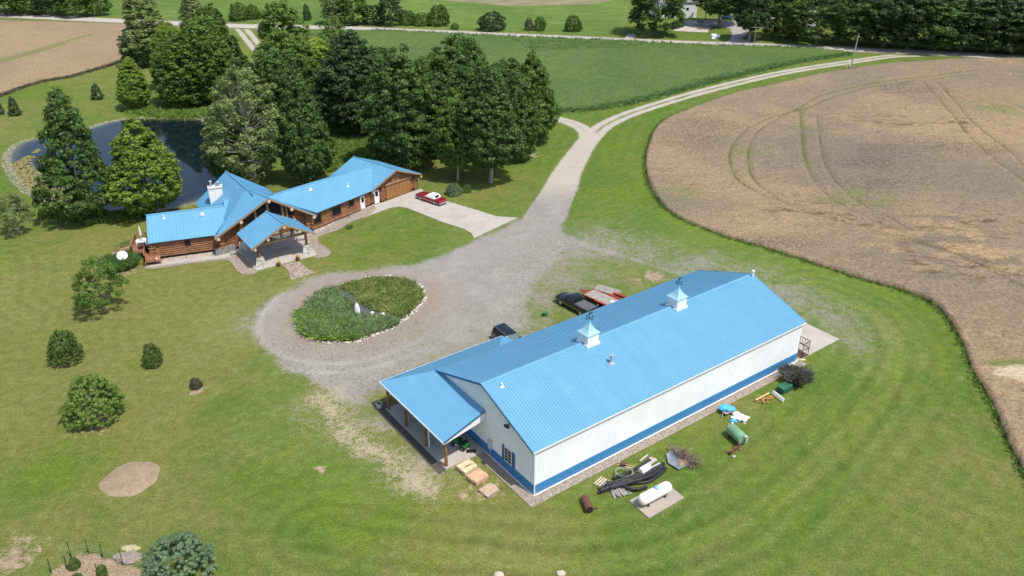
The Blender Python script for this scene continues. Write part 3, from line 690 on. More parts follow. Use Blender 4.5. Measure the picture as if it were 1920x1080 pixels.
defkind('cone', 18, 6.0, .05, 'cone', 560, 54, .72, .22, (4, 5), jag=.4, tr=.27)
defkind('tall', 19, 4.6, .10, 'column', 430, 56, .75, .22, (6, 7), jag=.5, tr=.27)
defkind('airy', 17, 5.2, .12, 'egg', 250, 58, .85, .21, (8, 9), jag=.7, tr=.25, nl=70, top=.95)
defkind('bush', 4.5, 3.2, .03, 'dome', 560, 92, .27, .08, (10, 11), jag=.30, tr=.12, nl=16, top=.6)
defkind('pine', 5, 1.9, .02, 'cone', 190, 110, .28, .09, (12,), jag=.2, tr=.1, nl=10, top=.9)
defkind('sapling', 5, 2.2, .22, 'egg', 110, 90, .42, .09, (13, 14), jag=.6, tr=.09, nl=22, top=.85)
defkind('wood', 21, 6.5, .10, 'egg', 340, 56, 1.05, .30, (15, 16, 17), jag=.5, tr=.35)
_n = {}
def tree(name, label, kind, bx, by, ty, hw, mat, group=None, rot=None, rz_only=None, trunk=M_BARK, cat='tree', i=None, loc=None, H=None, R=None, lean=None):
    p = loc or G(bx, by)
    H = H or HG(bx, by, ty)
    if R is None:
        dep = PR((p.x, p.y, H*.4))[2]; R = hw/FPX*dep
    if kind in ('bush', 'pine') and loc is None:
        mid_ = (by+ty)/2; al = PITCH+math.atan((mid_-540)/FPX); hp = (by-ty)/2/FPX*dep; f_ = .85 if kind == 'bush' else .45
        v2 = hp*hp-(R*f_*math.sin(al))**2; H = max(1.85*math.sqrt(max(v2, 0))/math.cos(al), R*1.1); p = G(bx, mid_, H*.47)
    k = _n[kind] = _n.get(kind, -1)+1; L = KIND[kind]; me, tme, h0, r0 = L[(k if i is None else i) % len(L)]
    rot = random.Random(int(bx*7+by)).uniform(0, 6.28) if rot is None else rot
    o = thing(name, label, cat, (p.x, p.y, 0), rot, group)
    kk = {'maple': 1.12, 'oval': 1.15, 'high': 1.15, 'tall': 1.15, 'cone': 1.08, 'wood': 1.12}.get(kind, .92 if kind == 'bush' else .98)
    o.scale = (R/r0*kk, R/r0*kk, H/h0)
    for nm, d, m_ in (('crown', me, LM[mat]), ('trunk', tme, trunk)):
        c = link(nm, d, o); c.material_slots[0].link = 'OBJECT'; c.material_slots[0].material = m_
    return o
GP = 'trees around the pond and house'; 
T = tree
T('maple_tree', 'tall dark green tree on the near left shore of the pond', 'cone', 166, 412, 172, 70, 'dark', i=0)
T('maple_tree', 'bright yellow green maple between the pond and the left wing of the house', 'oval', 284, 400, 230, 66, 'lime', i=1)
T('maple_tree', 'bright green young maple on the grass behind the pond', 'oval', 258, 204, 110, 32, 'lime', i=0)
T('maple_tree', 'broad dark maple behind the pond, left one of the big pair', 'maple', 355, 196, 66, 52, 'mid', i=0)
T('maple_tree', 'broad maple with sunlit yellow green top behind the pond', 'maple', 400, 190, 38, 50, 'mid', i=1)
T('maple_tree', 'small yellow leaved tree at the left edge of the big maples', 'maple', 332, 165, 44, 30, 'lime', i=2)
T('poplar_tree', 'tall grey green tree at the right corner of the left wheat field', 'tall', 284, 122, -18, 42, 'olive', i=0, trunk=M_BARKP)
T('poplar_tree', 'darker green tree growing below the tall grey green one', 'maple', 272, 124, 44, 30, 'deep', i=1)
T('poplar_tree', 'grey topped tree rising behind the big maples near the road', 'tall', 372, 90, -14, 26, 'olive', i=1)
T('maple_tree', 'round green tree by the road behind the big maples', 'maple', 405, 92, 10, 24, 'mid', i=0)
T('cedar_tree', 'dark pointed cedar to the right of the big maples', 'cone', 452, 172, 66, 30, 'dark', i=1)
T('poplar_tree', 'tall green tree beside the far gravel drive', 'tall', 545, 175, 6, 50, 'mid', i=0)
T('poplar_tree', 'loose pale green tree standing before the far road', 'airy', 632, 135, 30, 30, 'mid', i=0)
T('maple_tree', 'yellow green tree in the middle of the wood behind the house', 'maple', 600, 190, 78, 46, 'lime', i=1)
T('cottonwood_tree', 'silvery green tree with dead grey branches beside the pond', 'airy', 478, 345, 128, 72, 'olive', i=1, trunk=M_BARKP)
T('maple_tree', 'low green tree leaning over the right end of the pond', 'maple', 455, 322, 205, 50, 'mid', i=2)
T('maple_tree', 'dark green tree directly behind the joint of the house roofs', 'oval', 578, 345, 150, 50, 'dark', i=0)
T('maple_tree', 'dark tree filling the gap behind the silvery tree', 'maple', 535, 250, 100, 55, 'dark', i=1)
T('maple_tree', 'very dark broad maple above the garage roof, left of three', 'oval', 668, 252, 62, 70, 'deep', i=2)
T('maple_tree', 'dark broad maple above the garage roof, middle of three', 'maple', 758, 312, 98, 64, 'dark', i=0)
T('maple_tree', 'small lighter green tree between the two tallest dark maples', 'maple', 800, 240, 112, 34, 'mid', i=1)
T('maple_tree', 'tall dark maple at the far side of the grove by the drive', 'maple', 868, 262, 74, 58, 'dark', i=1)
T('maple_tree', 'medium green maple with a bare trunk nearer the house', 'high', 858, 338, 168, 42, 'mid', i=0, trunk=M_BARKP)
T('maple_tree', 'dark maple with a bare pale trunk behind the red car', 'high', 920, 342, 128, 64, 'dark', i=1, trunk=M_BARKP)
T('maple_tree', 'rounded dark maple at the right end of the grove', 'oval', 998, 268, 104, 46, 'mid', i=1)
T('maple_tree', 'dark maple just inside the right end of the grove', 'maple', 948, 258, 112, 44, 'dark', i=2)
T('maple_tree', 'mid green maple deep in the grove left of the darkest one', 'maple', 640, 222, 96, 44, 'mid', i=0)
T('maple_tree', 'dark maple between the darkest tree and the middle one', 'maple', 712, 225, 92, 46, 'dark', i=1)
T('maple_tree', 'dark maple filling the grove above the red car', 'maple', 890, 288, 118, 46, 'dark', i=2)
T('maple_tree', 'dull green maple behind the bare trunks at the grove edge', 'maple', 822, 290, 150, 40, 'dark', i=0)
T('maple_tree', 'dark green maple just left of the grove end', 'maple', 968, 298, 138, 42, 'dark', i=1)
T('maple_tree', 'green tree between the far drive and the silvery tree', 'maple', 548, 205, 60, 50, 'mid', i=2)
T('maple_tree', 'dark young tree left of the far gravel drive', 'maple', 470, 215, 110, 34, 'dark', i=0)
T('pine_tree', 'small dark pine alone on the grass left of the young maple', 'pine', 180, 188, 156, 13, 'pine', i=0)
T('pine_tree', 'small dark pine near the left photo edge beyond the pond', 'pine', 25, 219, 181, 13, 'pine', i=0)
T('pine_tree', 'small dark pine cut by the left photo edge', 'pine', -1, 216, 190, 8, 'pine', i=0)
T('sapling', 'thin young tree at the far left on shaded grass', 'sapling', 38, 440, 364, 30, 'olive', i=0)
T('small_tree', 'spreading small tree with a visible trunk on the left lawn', 'sapling', 196, 582, 488, 46, 'mid', i=1)
T('shrub', 'dark rounded shrub on the left lawn with some brown leaves', 'bush', 120, 684, 617, 32, 'shrubd', i=0, cat='shrub')
T('shrub', 'smaller round shrub right of the dark one on the left lawn', 'bush', 284, 690, 643, 19, 'shrubd', i=1, cat='shrub')
T('shrub', 'tiny reddish green shrub on the left lawn', 'bush', 367, 730, 708, 12, 'brown', i=0, cat='shrub')
T('shrub', 'largest round leafy shrub on the left lawn', 'bush', 172, 799, 700, 55, 'bushm', i=1, cat='shrub')
T('shrub', 'large blue green shrub at the bottom edge beside the garden', 'bush', 334, 1092, 996, 66, 'blue', i=0, cat='shrub')
T('shrub', 'grey green shrub beside the concrete drive behind the red car', 'bush', 851, 367, 343, 16, 'blue', i=1, cat='shrub')
T('shrub', 'small dark green shrub next to the grey green one by the drive', 'bush', 875, 361, 346, 9, 'mid', i=0, cat='shrub')
T('shrub', 'leafy tomato like plant in the bottom left garden, upper one', 'bush', 138, 1068, 1045, 12, 'mid', i=1, cat='plant')
T('shrub', 'leafy plant in the bottom left garden, right one', 'bush', 191, 1082, 1058, 11, 'mid', i=0, cat='plant')
T('shrub', 'leafy plant in the garden cut by the bottom photo edge', 'bush', 143, 1092, 1074, 12, 'mid', i=1, cat='plant')
# far side of the road
for q in (('tree', 'dark tree at the upper left corner beyond the road', 12, 27, -40, 34, 'deep'), ('tree', 'second tree from the upper left corner beyond the road', 50, 27, -38, 26, 'mid'),
    ('tree', 'pale low bush between the roadside trees at the upper left', 68, 27, 5, 14, 'lime'), ('tree', 'dark rounded tree third from the upper left corner', 100, 29, -30, 26, 'deep'),
    ('tree', 'leafy tree fourth from the upper left corner', 145, 31, -28, 30, 'mid'), ('tree', 'grey green tree ending the upper left roadside row', 190, 29, -26, 19, 'mid'),
    ('bush', 'round dark bush beyond the road above the far drive', 446, 40, 5, 20, 'mid'), ('bush', 'lighter bush beside the round dark one above the far drive', 474, 37, 10, 16, 'mid'),
    ('tree', 'slim small tree beyond the road above the cedar', 502, 34, 6, 5, 'mid'), ('tree', 'small dark conifer beyond the road right of the tall green tree', 575, 40, 9, 8, 'pine'),
    ('tree', 'silvery tree at the left end of the roadside hedge', 630, 46, -24, 24, 'olive'), ('tree', 'dull green tree second in the roadside hedge', 662, 46, -16, 28, 'mid'),
    ('tree', 'low dark bush third in the roadside hedge', 700, 47, 10, 24, 'deep'), ('tree', 'tall dark blue green tree in the roadside hedge', 732, 48, -22, 20, 'deep'),
    ('tree', 'low bush just right of the tall hedge tree', 765, 48, 20, 18, 'mid'), ('tree', 'low bush fifth in the roadside hedge', 790, 49, 24, 18, 'mid'),
    ('tree', 'rounded dark tree ending the roadside hedge at the right', 822, 50, 10, 22, 'mid'), ('bush', 'tiny bush beyond the road right of the hedge', 853, 55, 43, 9, 'mid'),
    ('bush', 'wide dark bush standing alone beyond the road', 921, 58, 23, 28, 'deep'), ('bush', 'reddish small bush of the close pair beyond the road', 992, 58, 34, 9, 'brown'),
    ('bush', 'green small bush of the close pair beyond the road', 1013, 59, 32, 12, 'mid'), ('bush', 'round bush alone beyond the road before the homestead', 1075, 60, 29, 18, 'mid')):
    T('roadside_'+q[0], q[1], 'bush' if q[0] == 'bush' or q[4] > 0 else 'wood', *q[2:6], q[6], 'trees along the far side of the road', cat=q[0])
T('dark_cedar', 'squat dark cedar before the little grey roofed shed', 'bush', 493, 68, 41, 10, 'pine', cat='tree')
HM = 'dark trees round the homestead'
T('homestead_tree', 'huge dark tree left of the parking pad with foliage to the ground', 'wood', 1228, 66, -50, 47, 'dark', HM, i=0)
T('homestead_tree', 'broad tree with a thick forked trunk beside the parked cars', 'high', 1349, 47, -85, 56, 'dark', HM, i=0, trunk=M_BARKP)
T('homestead_tree', 'tree with a pale leaning trunk right of the asphalt drive', 'high', 1404, 76, -60, 36, 'deep', HM, i=1, trunk=M_BARKP)
wd = [(1456, 72, -40, 40, 'mid'), (1478, 68, 10, 30, 'mid'), (1530, 82, -20, 46, 'dark'), (1498, 40, -60, 50, 'deep'), (1570, 40, -60, 60, 'deep'), (1605, 84, -30, 48, 'dark'), (1655, 88, -30, 52, 'deep'), (1700, 92, -25, 52, 'deep'), (1750, 94, -20, 50, 'dark'),
    (1800, 96, -22, 54, 'deep'), (1848, 98, -14, 50, 'deep'), (1895, 98, -12, 55, 'dark'), (1945, 102, -10, 55, 'deep'), (1640, 45, -60, 60, 'deep'), (1715, 50, -60, 60, 'dark'), (1790, 55, -60, 62, 'deep'), (1870, 60, -60, 62, 'dark'), (1940, 66, -60, 62, 'deep'), (1300, -10, -90, 40, 'mid'), (1400, 5, -90, 50, 'mid')]
WL = ['lighter green tree at the left end of the roadside wood', 'low bright green tree overhanging the wood edge right of the asphalt drive', 'dark tree behind the road left of the utility pole', 'dark tree in the second row, left end of the wood', 'dark tree in the second row above the utility pole', 'dark tree directly behind the utility pole', 'roadside wood tree just right of the utility pole', 'second roadside wood tree right of the utility pole', 'third roadside wood tree right of the utility pole',
    'fourth roadside wood tree right of the utility pole', 'fifth roadside wood tree right of the utility pole', 'roadside wood tree at the right photo edge', 'roadside wood tree cut by the right photo edge', 'second row wood tree just right of the pole', 'second row wood tree, third from the right', 'second row wood tree above the drive junction', 'second row wood tree near the upper right corner', 'second row wood tree in the upper right corner', 'leafy tree behind the white gabled house', 'leafy tree behind the parked silver car']
for (a, b_, c_, d_, e_), lb in zip(wd, WL): T('wood_tree', lb, 'wood', a, b_, c_, d_, e_, 'trees of the roadside wood')

# grasses and weeds: uncountable
def blades(name, P2, h, wd_, mat, seed=1, lean=.45, z0=0.0, per=5):
    lean *= 1.7
    g = np.random.default_rng(seed); n = len(P2)*per; P = np.repeat(P2, per, 0)[:, :2]+g.normal(size=(n, 2))*wd_*2.2
    a = g.uniform(0, 6.28, n); hh = np.repeat(h if hasattr(h, '__len__') else np.full(len(P2), h), per)*g.uniform(.5, 1.2, n)
    dx, dy = np.cos(a), np.sin(a); w_ = wd_*g.uniform(.5, 1.2, n); ln = hh*lean*g.uniform(0, 1, n); b = g.uniform(0, 6.28, n)
    o_ = np.full(n, z0); A = np.stack([P[:, 0]-dx*w_, P[:, 1]-dy*w_, o_], 1); B = np.stack([P[:, 0]+dx*w_, P[:, 1]+dy*w_, o_], 1)
    C = np.stack([P[:, 0]+np.cos(b)*ln*.4+dx*w_*.8, P[:, 1]+np.sin(b)*ln*.4+dy*w_*.8, o_+hh*.65], 1)
    D = np.stack([P[:, 0]+np.cos(b)*ln, P[:, 1]+np.sin(b)*ln, o_+hh], 1)
    V = np.stack([A, B, C, D], 1).reshape(-1, 3)
    return link(name, raw_mesh(name, V, np.arange(n*4).reshape(n, 4), mat))
def scatter(poly, n, seed=0):
    g = np.random.default_rng(seed); p = np.array([q[:2] for q in poly]); a, b = p.min(0), p.max(0)
    q = g.uniform(a, b, (n*4, 2)); k = inpoly(q[:, 0], q[:, 1], p); return q[k][:n]
def along(pl, n, wid, seed=0):
    g = np.random.default_rng(seed); s = np.r_[0, np.cumsum(np.linalg.norm(np.diff(pl, axis=0), axis=1))]
    u = g.uniform(0, s[-1], n); q = np.stack([np.interp(u, s, pl[:, 0]), np.interp(u, s, pl[:, 1])], 1); return q+g.normal(size=(n, 2))*wid
S1 = scatter(px2w([(560, 605), (575, 630), (605, 637), (668, 638), (730, 615), (745, 606), (715, 600), (680, 596), (665, 580), (648, 562), (622, 548), (600, 553), (578, 570)]), 2600, 5)
gr1 = leaf_mat('tall_bluegreen_grass', (.135, .185, .095), (.185, .235, .120), tr=.35)
o = blades('tall_grass', S1, .6+.4*vnoise(S1[:, 0]*.8, S1[:, 1]*.8, 3), .05, gr1, 2, .6, .03, 7); tag(o, 'tall grey green grasses on the left half of the planted island', 'tall grass', kind='stuff')
S2 = scatter(px2w([(640, 540), (690, 524), (722, 522), (752, 525), (776, 533), (788, 545), (792, 556), (775, 580), (755, 596), (715, 588), (684, 574), (668, 560)]), 2600, 6)
gr2 = leaf_mat('olive_grass', (.140, .180, .056), (.20, .225, .082), tr=.35)
o = blades('olive_grass', S2, .45+.25*vnoise(S2[:, 0]*.8, S2[:, 1]*.8, 3), .06, gr2, 3, .7, .03, 7); tag(o, 'shorter olive grass on the right half of the planted island', 'grass', kind='stuff')
S3 = scatter(px2w([(561, 602), (572, 628), (600, 637), (645, 639), (668, 636), (668, 616), (640, 606), (605, 596), (570, 585)]), 1500, 8)
gr3 = leaf_mat('lime_herbs', (.10, .17, .028), (.14, .21, .035), tr=.2)
o = blades('lime_plants', S3, .7, .07, gr3, 4, 1.2, .03, 9); tag(o, 'bright lime green plants at the lower left of the island', 'ground cover', kind='stuff')
# shrubs on the island
# dark fringe of tall grass where the mown lawn meets the wheat, and weeds round the meadow
WE = np.array(W_RP[40:170]); q = along(WE, 9000, .30, 9)
gr4 = leaf_mat('rank_grass', (.075, .13, .028), (.11, .165, .04), tr=.3)
o = blades('grass_fringe', q, .34, .055, gr4, 5, .7, 0, 4); tag(o, 'dark green strip of uncut grass along the wheat edge', 'uncut grass', kind='stuff')
wle = np.array(smooth(W_L[:9], 4)); o = blades('grass_fringe', along(wle, 3000, .45, 19), .6, .09, LM['brown'], 6, .6, 0, 4); tag(o, 'brownish weeds along the edge of the upper left wheat field', 'weeds', kind='stuff')
gr5 = leaf_mat('meadow_weeds', (.070, .125, .042), (.10, .16, .058), tr=.3)
ME = np.array(smooth(MEAD[8:17], 6)); q = along(ME, 3600, .8, 10); q2 = along(np.array(smooth(MEAD[1:7], 6)), 2600, 1.6, 11)
q3 = scatter(px2w([(960, 75), (1210, 82), (1190, 92), (1000, 100)]), 1500, 12); q4 = scatter(MEAD, 5200, 13)
Q = np.concatenate([q, q2, q3, q4]); hh = np.concatenate([np.full(len(q), .7), np.full(len(q2), .6), np.full(len(q3), .75), np.full(len(q4), .55)])
o = blades('meadow_weeds', Q, hh, .07, gr5, 7, .7, 0, 6); tag(o, 'taller weeds along the borders of the green meadow', 'weeds', kind='stuff')
q = along(smooth(GW([(262, 205), (300, 214), (350, 216), (400, 214)]), 5), 1400, 1.6, 14); q2 = scatter(px2w([(590, 330), (600, 262), (690, 262), (700, 300), (640, 320)]), 2500, 15)
q3 = along(smooth(GW([(80, 398), (140, 404), (210, 408), (262, 405)]), 5), 1000, .9, 16)
o = blades('bank_weeds', np.concatenate([q, q2, q3]), .75, .10, leaf_mat('bank_grass', (.095, .16, .03), (.13, .20, .04), tr=.2), 8, .8, 0, 6); tag(o, 'lush light green weeds on the banks behind the pond and house', 'weeds', kind='stuff')
# ornamental grass mounds
def mound(px, py, r, h, label, mat, n=900, cat='ornamental grass', name='grass_clump', wd_=.03):
    p = G(px, py); g = np.random.default_rng(int(px)); a = g.uniform(0, 6.28, n); d = np.sqrt(g.uniform(0, 1, n))*r*.75
    P = np.stack([d*np.cos(a), d*np.sin(a)], 1)
    o = blades(name, P, h*(1-.35*(d/r)), wd_, mat, int(py), .75, 0, 7); o.location = (p.x, p.y, .0); return tag(o, label, cat)
mound(226, 500, 2.6, 1.5, 'round clump of dark green ornamental grass holding the satellite dish', leaf_mat('ornamental_grass', (.05, .10, .03), (.085, .145, .04)), 900)
mound(1491, 716, 1.1, 1.55, 'dark purplish dried plume grass clump at the barn rear corner', leaf_mat('plume_grass', (.075, .08, .075), (.15, .14, .13)), 500)
mound(655, 428, .45, .5, 'small mulched tuft beside the stone bed of the house', gr4, 80)
mound(734, 610, .8, .9, 'rounded blue green grass clump at the right tip of the creek', gr1, 160)

# ------------------------------------------------------------------ building materials
def roofmat(name, c, rough=.42):
    t = NT(name, rough, .45); P = t.pos('pos'); a = t.noise(P, .35, 4, .6); b = t.noise(P, 3, 4, .7)
    t.base(t.scale(c, t.m_('MULTIPLY', t.rng(a, .3, .7, .94, 1.06), t.rng(b, .3, .7, .965, 1.035)))); return t.m
def roofmat2(name, c):
    t = NT(name, .42, .45); P = t.pos('obj'); a = t.noise(t.mapv(P, (1.3, .07, .07)), 1, 4, .7); b = t.noise(P, .5, 5, .65); d = t.noise(t.mapv(P, (7, .35, .35)), 1, 3, .7)
    c = t.mix(t.rng(b, .58, .75, 0, .22), c, (.22, .36, .46))
    t.base(t.scale(c, t.m_('MULTIPLY', t.m_('MULTIPLY', t.rng(a, .36, .64, .965, 1.03), t.rng(b, .36, .64, .97, 1.03)), t.rng(d, .36, .64, .985, 1.015)))); return t.m
M_ROOF = roofmat2('blue_steel_roof', (.128, .335, .50)); M_TRIM = roofmat('dark_blue_trim', (.025, .12, .28))
t = NT('blue_wainscot', .5, .4); P = t.pos('obj'); z_ = t.n('SeparateXYZ'); t.t.links.new(P, z_.inputs[0]); a = t.noise(P, 2.2, 5, .7)
t.base(t.mix(t.m_('MULTIPLY', t.rng(z_.outputs[2], .55, .05), t.rng(a, .4, .65, 0, .55)), (.050, .235, .47), (.30, .27, .22))); M_WSC = t.m
M_WHITE = roofmat('white_steel', (.86, .87, .89), .55)
M_WPAINT = simple('white_paint', (.84, .84, .84), .5, var=.05)
M_LOG = simple('log_wood', (.25, .115, .055), .6, var=.35, scale=1.5, coord='pos'); M_LOGD = simple('dark_log_wood', (.20, .085, .035), .6, var=.3, scale=1.5, coord='pos')  # log wood, and a darker tone for gable walls, frames and entry door
M_TIMB = simple('weathered_beam', (.30, .20, .125), .75, var=.2, scale=1.5, coord='pos'); M_END = simple('log_end', (.62, .47, .30), .8, var=.12, scale=4)
M_DOORW = simple('garage_door_wood', (.33, .155, .055), .55, var=.18, scale=.8, coord='pos')
M_GLASS = NT('dark_glass', .15, .25).base((.012, .016, .02)).m
M_STONE = pebbles('chimney_stone', (.66, .62, .56), (.80, .76, .70), (.50, .46, .40), 4.0)
M_STUCCO = simple('pale_chimney_stone', (.80, .76, .70), .85, var=.10, scale=2, coord='pos')
M_BLK = NT('black_metal', .5, .4).base((.015, .015, .017)).m; M_GALV = simple('galvanised', (.50, .50, .50), .4, .6, var=.1)
M_DECK = simple('deck_wood', (.33, .15, .09), .7, var=.2, scale=2, coord='pos'); M_PINE = simple('fresh_lumber', (.62, .44, .25), .75, var=.12, scale=2)
M_RED = simple('red_paint', (.33, .03, .02), .5, var=.2); M_RUST = simple('rust', (.13, .055, .038), .85, var=.35, scale=3)
M_GREY = simple('weathered_boards', (.33, .30, .27), .9, var=.3, scale=3)

def roof(name, poly, down, parent, off, spacing=.42, rw=.05, rh=.045, th=.09, mat=None, label=None, cap=None):
    """metal roofing on one slope: sheet with a thickness plus standing ribs running down the slope"""
    P = [Vector(p) for p in poly]; n = newell(P)
    if n.z < 0: n = -n
    d = Vector(down); d = (d-n*d.dot(n)).normalized(); a = n.cross(d).normalized(); o_ = P[0]
    m = MB(); m.slab(P, th); q = [((p-o_).dot(a), (p-o_).dot(d)) for p in P]
    s0, s1 = min(x[0] for x in q), max(x[0] for x in q); k = int((s1-s0)/spacing)
    for i in range(k+1):
        s = s0+(i+.5)*spacing; T_ = []
        for j in range(len(q)):
            (a0, b0), (a1, b1) = q[j], q[(j+1) % len(q)]
            if (a0 > s) != (a1 > s): T_.append(b0+(s-a0)/(a1-a0)*(b1-b0))
        T_.sort()
        for t0, t1 in zip(T_[::2], T_[1::2]):
            if t1-t0 < .15: continue
            A_ = o_+a*s+d*(t0+.01)+n*(rh/2+.003); B_ = o_+a*s+d*(t1-.005)+n*(rh/2+.003); m.beam(A_, B_, rw, rh, n)
    for e in (cap or []):
        m.cyl(Vector(e[0])+Vector((0, 0, .04)), Vector(e[1])+Vector((0, 0, .04)), .11, n=6)
    return m.build(name, mat or M_ROOF, parent, off, label=label)

# ------------------------------------------------------------------ pole barn (local: x along the long side, y across, corner at the origin)
A0 = G(1001, 929); BA = HR(36.2)
barn = thing('pole_barn', 'long white pole barn with light blue steel roof and blue wainscot', 'barn', (A0.x, A0.y, 0), BA)
L_, W_, EZ, RZ = 37.1, 15.3, 4.98, 7.8
sl = (RZ-EZ)/8.05
def bz(v): return RZ-abs(v-7.65)*sl
roof('roof', [(-.3, -.22, bz(-.22)), (L_+.3, -.22, bz(-.22)), (L_+.3, 7.65, RZ), (-.3, 7.65, RZ)], (0, -1, -.3), barn, None, .30, .05, .035, .06)
rf = roof('roof', [(-.3, 15.7, EZ), (L_+.3, 15.7, EZ), (L_+.3, 7.65, RZ), (-.3, 7.65, RZ)], (0, 1, -.3), barn, None, .30, .05, .035, .06)
m = MB()
for s in (-1, 1): m.slab([(-.32, 7.65, RZ+.045), (L_+.32, 7.65, RZ+.045), (L_+.32, 7.65+s*.24, RZ+.045-.24*sl), (-.32, 7.65+s*.24, RZ+.045-.24*sl)], .03)
m.build('ridge_cap', M_ROOF, barn)
# walls: front (gable towards the camera left), long right side, rear, far side
m = MB(); m.slab([(0, 0, 1.1), (0, W_, 1.1), (0, W_, bz(W_)-.08), (0, 7.65, RZ-.08), (0, 0, bz(0)-.08)], -.12)
for i in range(50):
    v = .15+i*.305
    if v > W_-.05: break
    m.beam((-.016, v, 1.12), (-.016, v, bz(v)-.12), .032, .035, (0, 1, 0))
m.build('gable_wall', M_WHITE, barn)
m = MB(); m.box((L_/2, .06, 3.07), (L_-.24, .12, 3.92))
for i in range(int(L_/.305)): m.beam((.15+i*.305, -.008, 1.12), (.15+i*.305, -.008, 4.98), .04, .016, (0, 1, 0))
m.box((.02, -.02, 2.6), (.1, .1, 4.9)); m.build('side_wall', M_WHITE, barn)
m = MB(); m.box((L_/2, W_-.06, 2.5), (L_-.24, .12, 5)); m.build('side_wall', M_WHITE, barn)
m = MB(); m.slab([(L_, 0, .1), (L_, W_, .1), (L_, W_, bz(W_)-.08), (L_, 7.65, RZ-.08), (L_, 0, bz(0)-.08)], .12); m.build('gable_wall', M_WHITE, barn)
m = MB(); m.box((L_/2, -.012, .58), (L_-.02, .05, 1.04)); m.box((-.012, W_/2, .58), (.05, W_-.02, 1.04))
for i in range(int(L_/.305)): m.beam((.15+i*.305, -.05, .08), (.15+i*.305, -.05, 1.08), .035, .028, (0, 1, 0))
for i in range(int(W_/.305)): m.beam((-.05, .15+i*.305, .08), (-.05, .15+i*.305, 1.08), .028, .035, (0, 1, 0))
m.build('wainscot', M_WSC, barn)
m = MB(); m.box((L_/2, .0, .045), (L_+.2, .26, .07)); m.box((0, W_/2, .045), (.26, W_, .07)); m.build('base_trim', M_WPAINT, barn)
for u in (-.31, L_+.31):          # dark trim boards on the rakes
    m = MB()
    m.beam((u, -.24, bz(-.24)-.09), (u, 7.65, RZ-.08), .03, .20, (0, 0, 1)); m.beam((u, 7.65, RZ-.08), (u, 15.72, EZ-.09), .03, .20, (0, 0, 1))
    m.build('rake_trim', M_TRIM, barn)
m = MB(); m.box((L_/2, -.23, bz(-.22)-.10), (L_+.6, .03, .13)); m.box((L_/2, -.11, bz(-.22)-.17), (L_+.6, .21, .02)); m.build('soffit', M_WPAINT, barn)
m = MB(); m.box((-.05, 2.1+1.7-.02, 1.98), (.08, 1.10, 1.66)); fr = m.build('window_frame', M_WPAINT, barn)
m = MB()
for a_ in (-.25, .25):
    for b_ in (-.56, -.19, .19, .56): m.box((-.096, 3.78+a_, 1.98+b_), (.014, .42, .31))
m.build('pane', NT('window_dark', .6, .2).base((.03, .036, .045)).m, fr)
for v in (3.02, 4.54):
    m = MB(); m.box((-.04, v, 1.98), (.045, .40, 1.62))
    for k in range(9): m.box((-.068, v, 1.25+k*.18), (.02, .32, .05))
    m.build('shutter', M_TRIM, barn)
m = MB(); m.box((-.12, 6.62, 1.55), (.2, .5, 1.05)); m.cyl((-.08, 6.62, 1.05), (-.08, 6.62, .1), .04, n=8); m.box((-.23, 6.62, 1.8), (.03, .25, .25)); m.build('meter_box', simple('grey_box', (.55, .57, .6), .5), barn, bevel=.02)
m = MB(); m.box((-.42, 3.5, 5.62), (.34, .5, .22), tilt=('Y', .5)); m.box((-.25, 3.5, 5.75), (.3, .1, .1)); m.build('floodlight', M_BLK, barn, bevel=.03)
m = MB(); m.box((-.06, 5.9, 2.9), (.1, .1, .16)); m.build('sensor_box', M_WPAINT, barn)
# cupolas with weathervanes
def cupola(u):
    c = MB(); c.box((u, 7.65, 8.1), (1.42, 1.42, 1.40)); b = c.build('cupola', M_WPAINT, barn)
    c = MB(); c.box((u, 7.65, 7.50), (1.66, 1.66, .5)); c.box((u, 7.65, 8.79), (1.56, 1.56, .06)); c.build('cupola_base', M_WPAINT, b)
    c = MB(); pr_ = [(.84, 8.82), (.64, 8.95), (.42, 9.2), (.22, 9.55), (.07, 9.9), (.02, 10.08)]
    c.loft([[(u+i*r, 7.65+j*r, z) for i, j in ((-1, -1), (1, -1), (1, 1), (-1, 1))] for r, z in pr_]); c.build('cupola_roof', roofmat('pale_blue_roof', (.30, .53, .66), .5) if u < 15 else bpy.data.materials['pale_blue_roof'], b)
    c = MB(); z = 10.0; c.cyl((u, 7.65, z), (u, 7.65, z+1.0), .025, n=6); c.beam((u-.35, 7.65, z+.35), (u+.35, 7.65, z+.35), .03, .03); c.beam((u, 7.3, z+.35), (u, 8.0, z+.35), .03, .03)
    for a_, b_ in ((-.38, 0), (.38, 0), (0, -.38), (0, .38)): c.box((u+a_, 7.65+b_, z+.38), (.10, .10, .12))
    c.beam((u-.45, 7.5, z+.72), (u+.45, 7.8, z+.72), .025, .035); c.box((u+.42, 7.79, z+.76), (.22, .03, .20), rz=.32)
    c.loft([[(u-.2+s*.4, 7.58+s*.13, z+.80+h_) for s, h_ in ((0, 0), (.3, -.04), (.8, 0), (1, .22), (.7, .12), (.2, .2))], [(u-.2+s*.4, 7.61+s*.13, z+.80+h_) for s, h_ in ((0, 0), (.3, -.04), (.8, 0), (1, .22), (.7, .12), (.2, .2))]])
    c.build('weathervane', M_BLK, b)
cupola(12.55); cupola(25.0)
m = MB(); m.cyl((12.75, 4.45, bz(4.45)-.1), (12.75, 4.45, bz(4.45)+.85), .13, n=12); m.cyl((12.75, 4.45, bz(4.45)+.8), (12.75, 4.45, bz(4.45)+.98), .19, n=12); m.lathe([(.32, -.05), (.16, .18)], (12.75, 4.45, bz(4.45)+.02)); m.build('vent_pipe', simple('vent_grey', (.42, .40, .42), .5), barn)
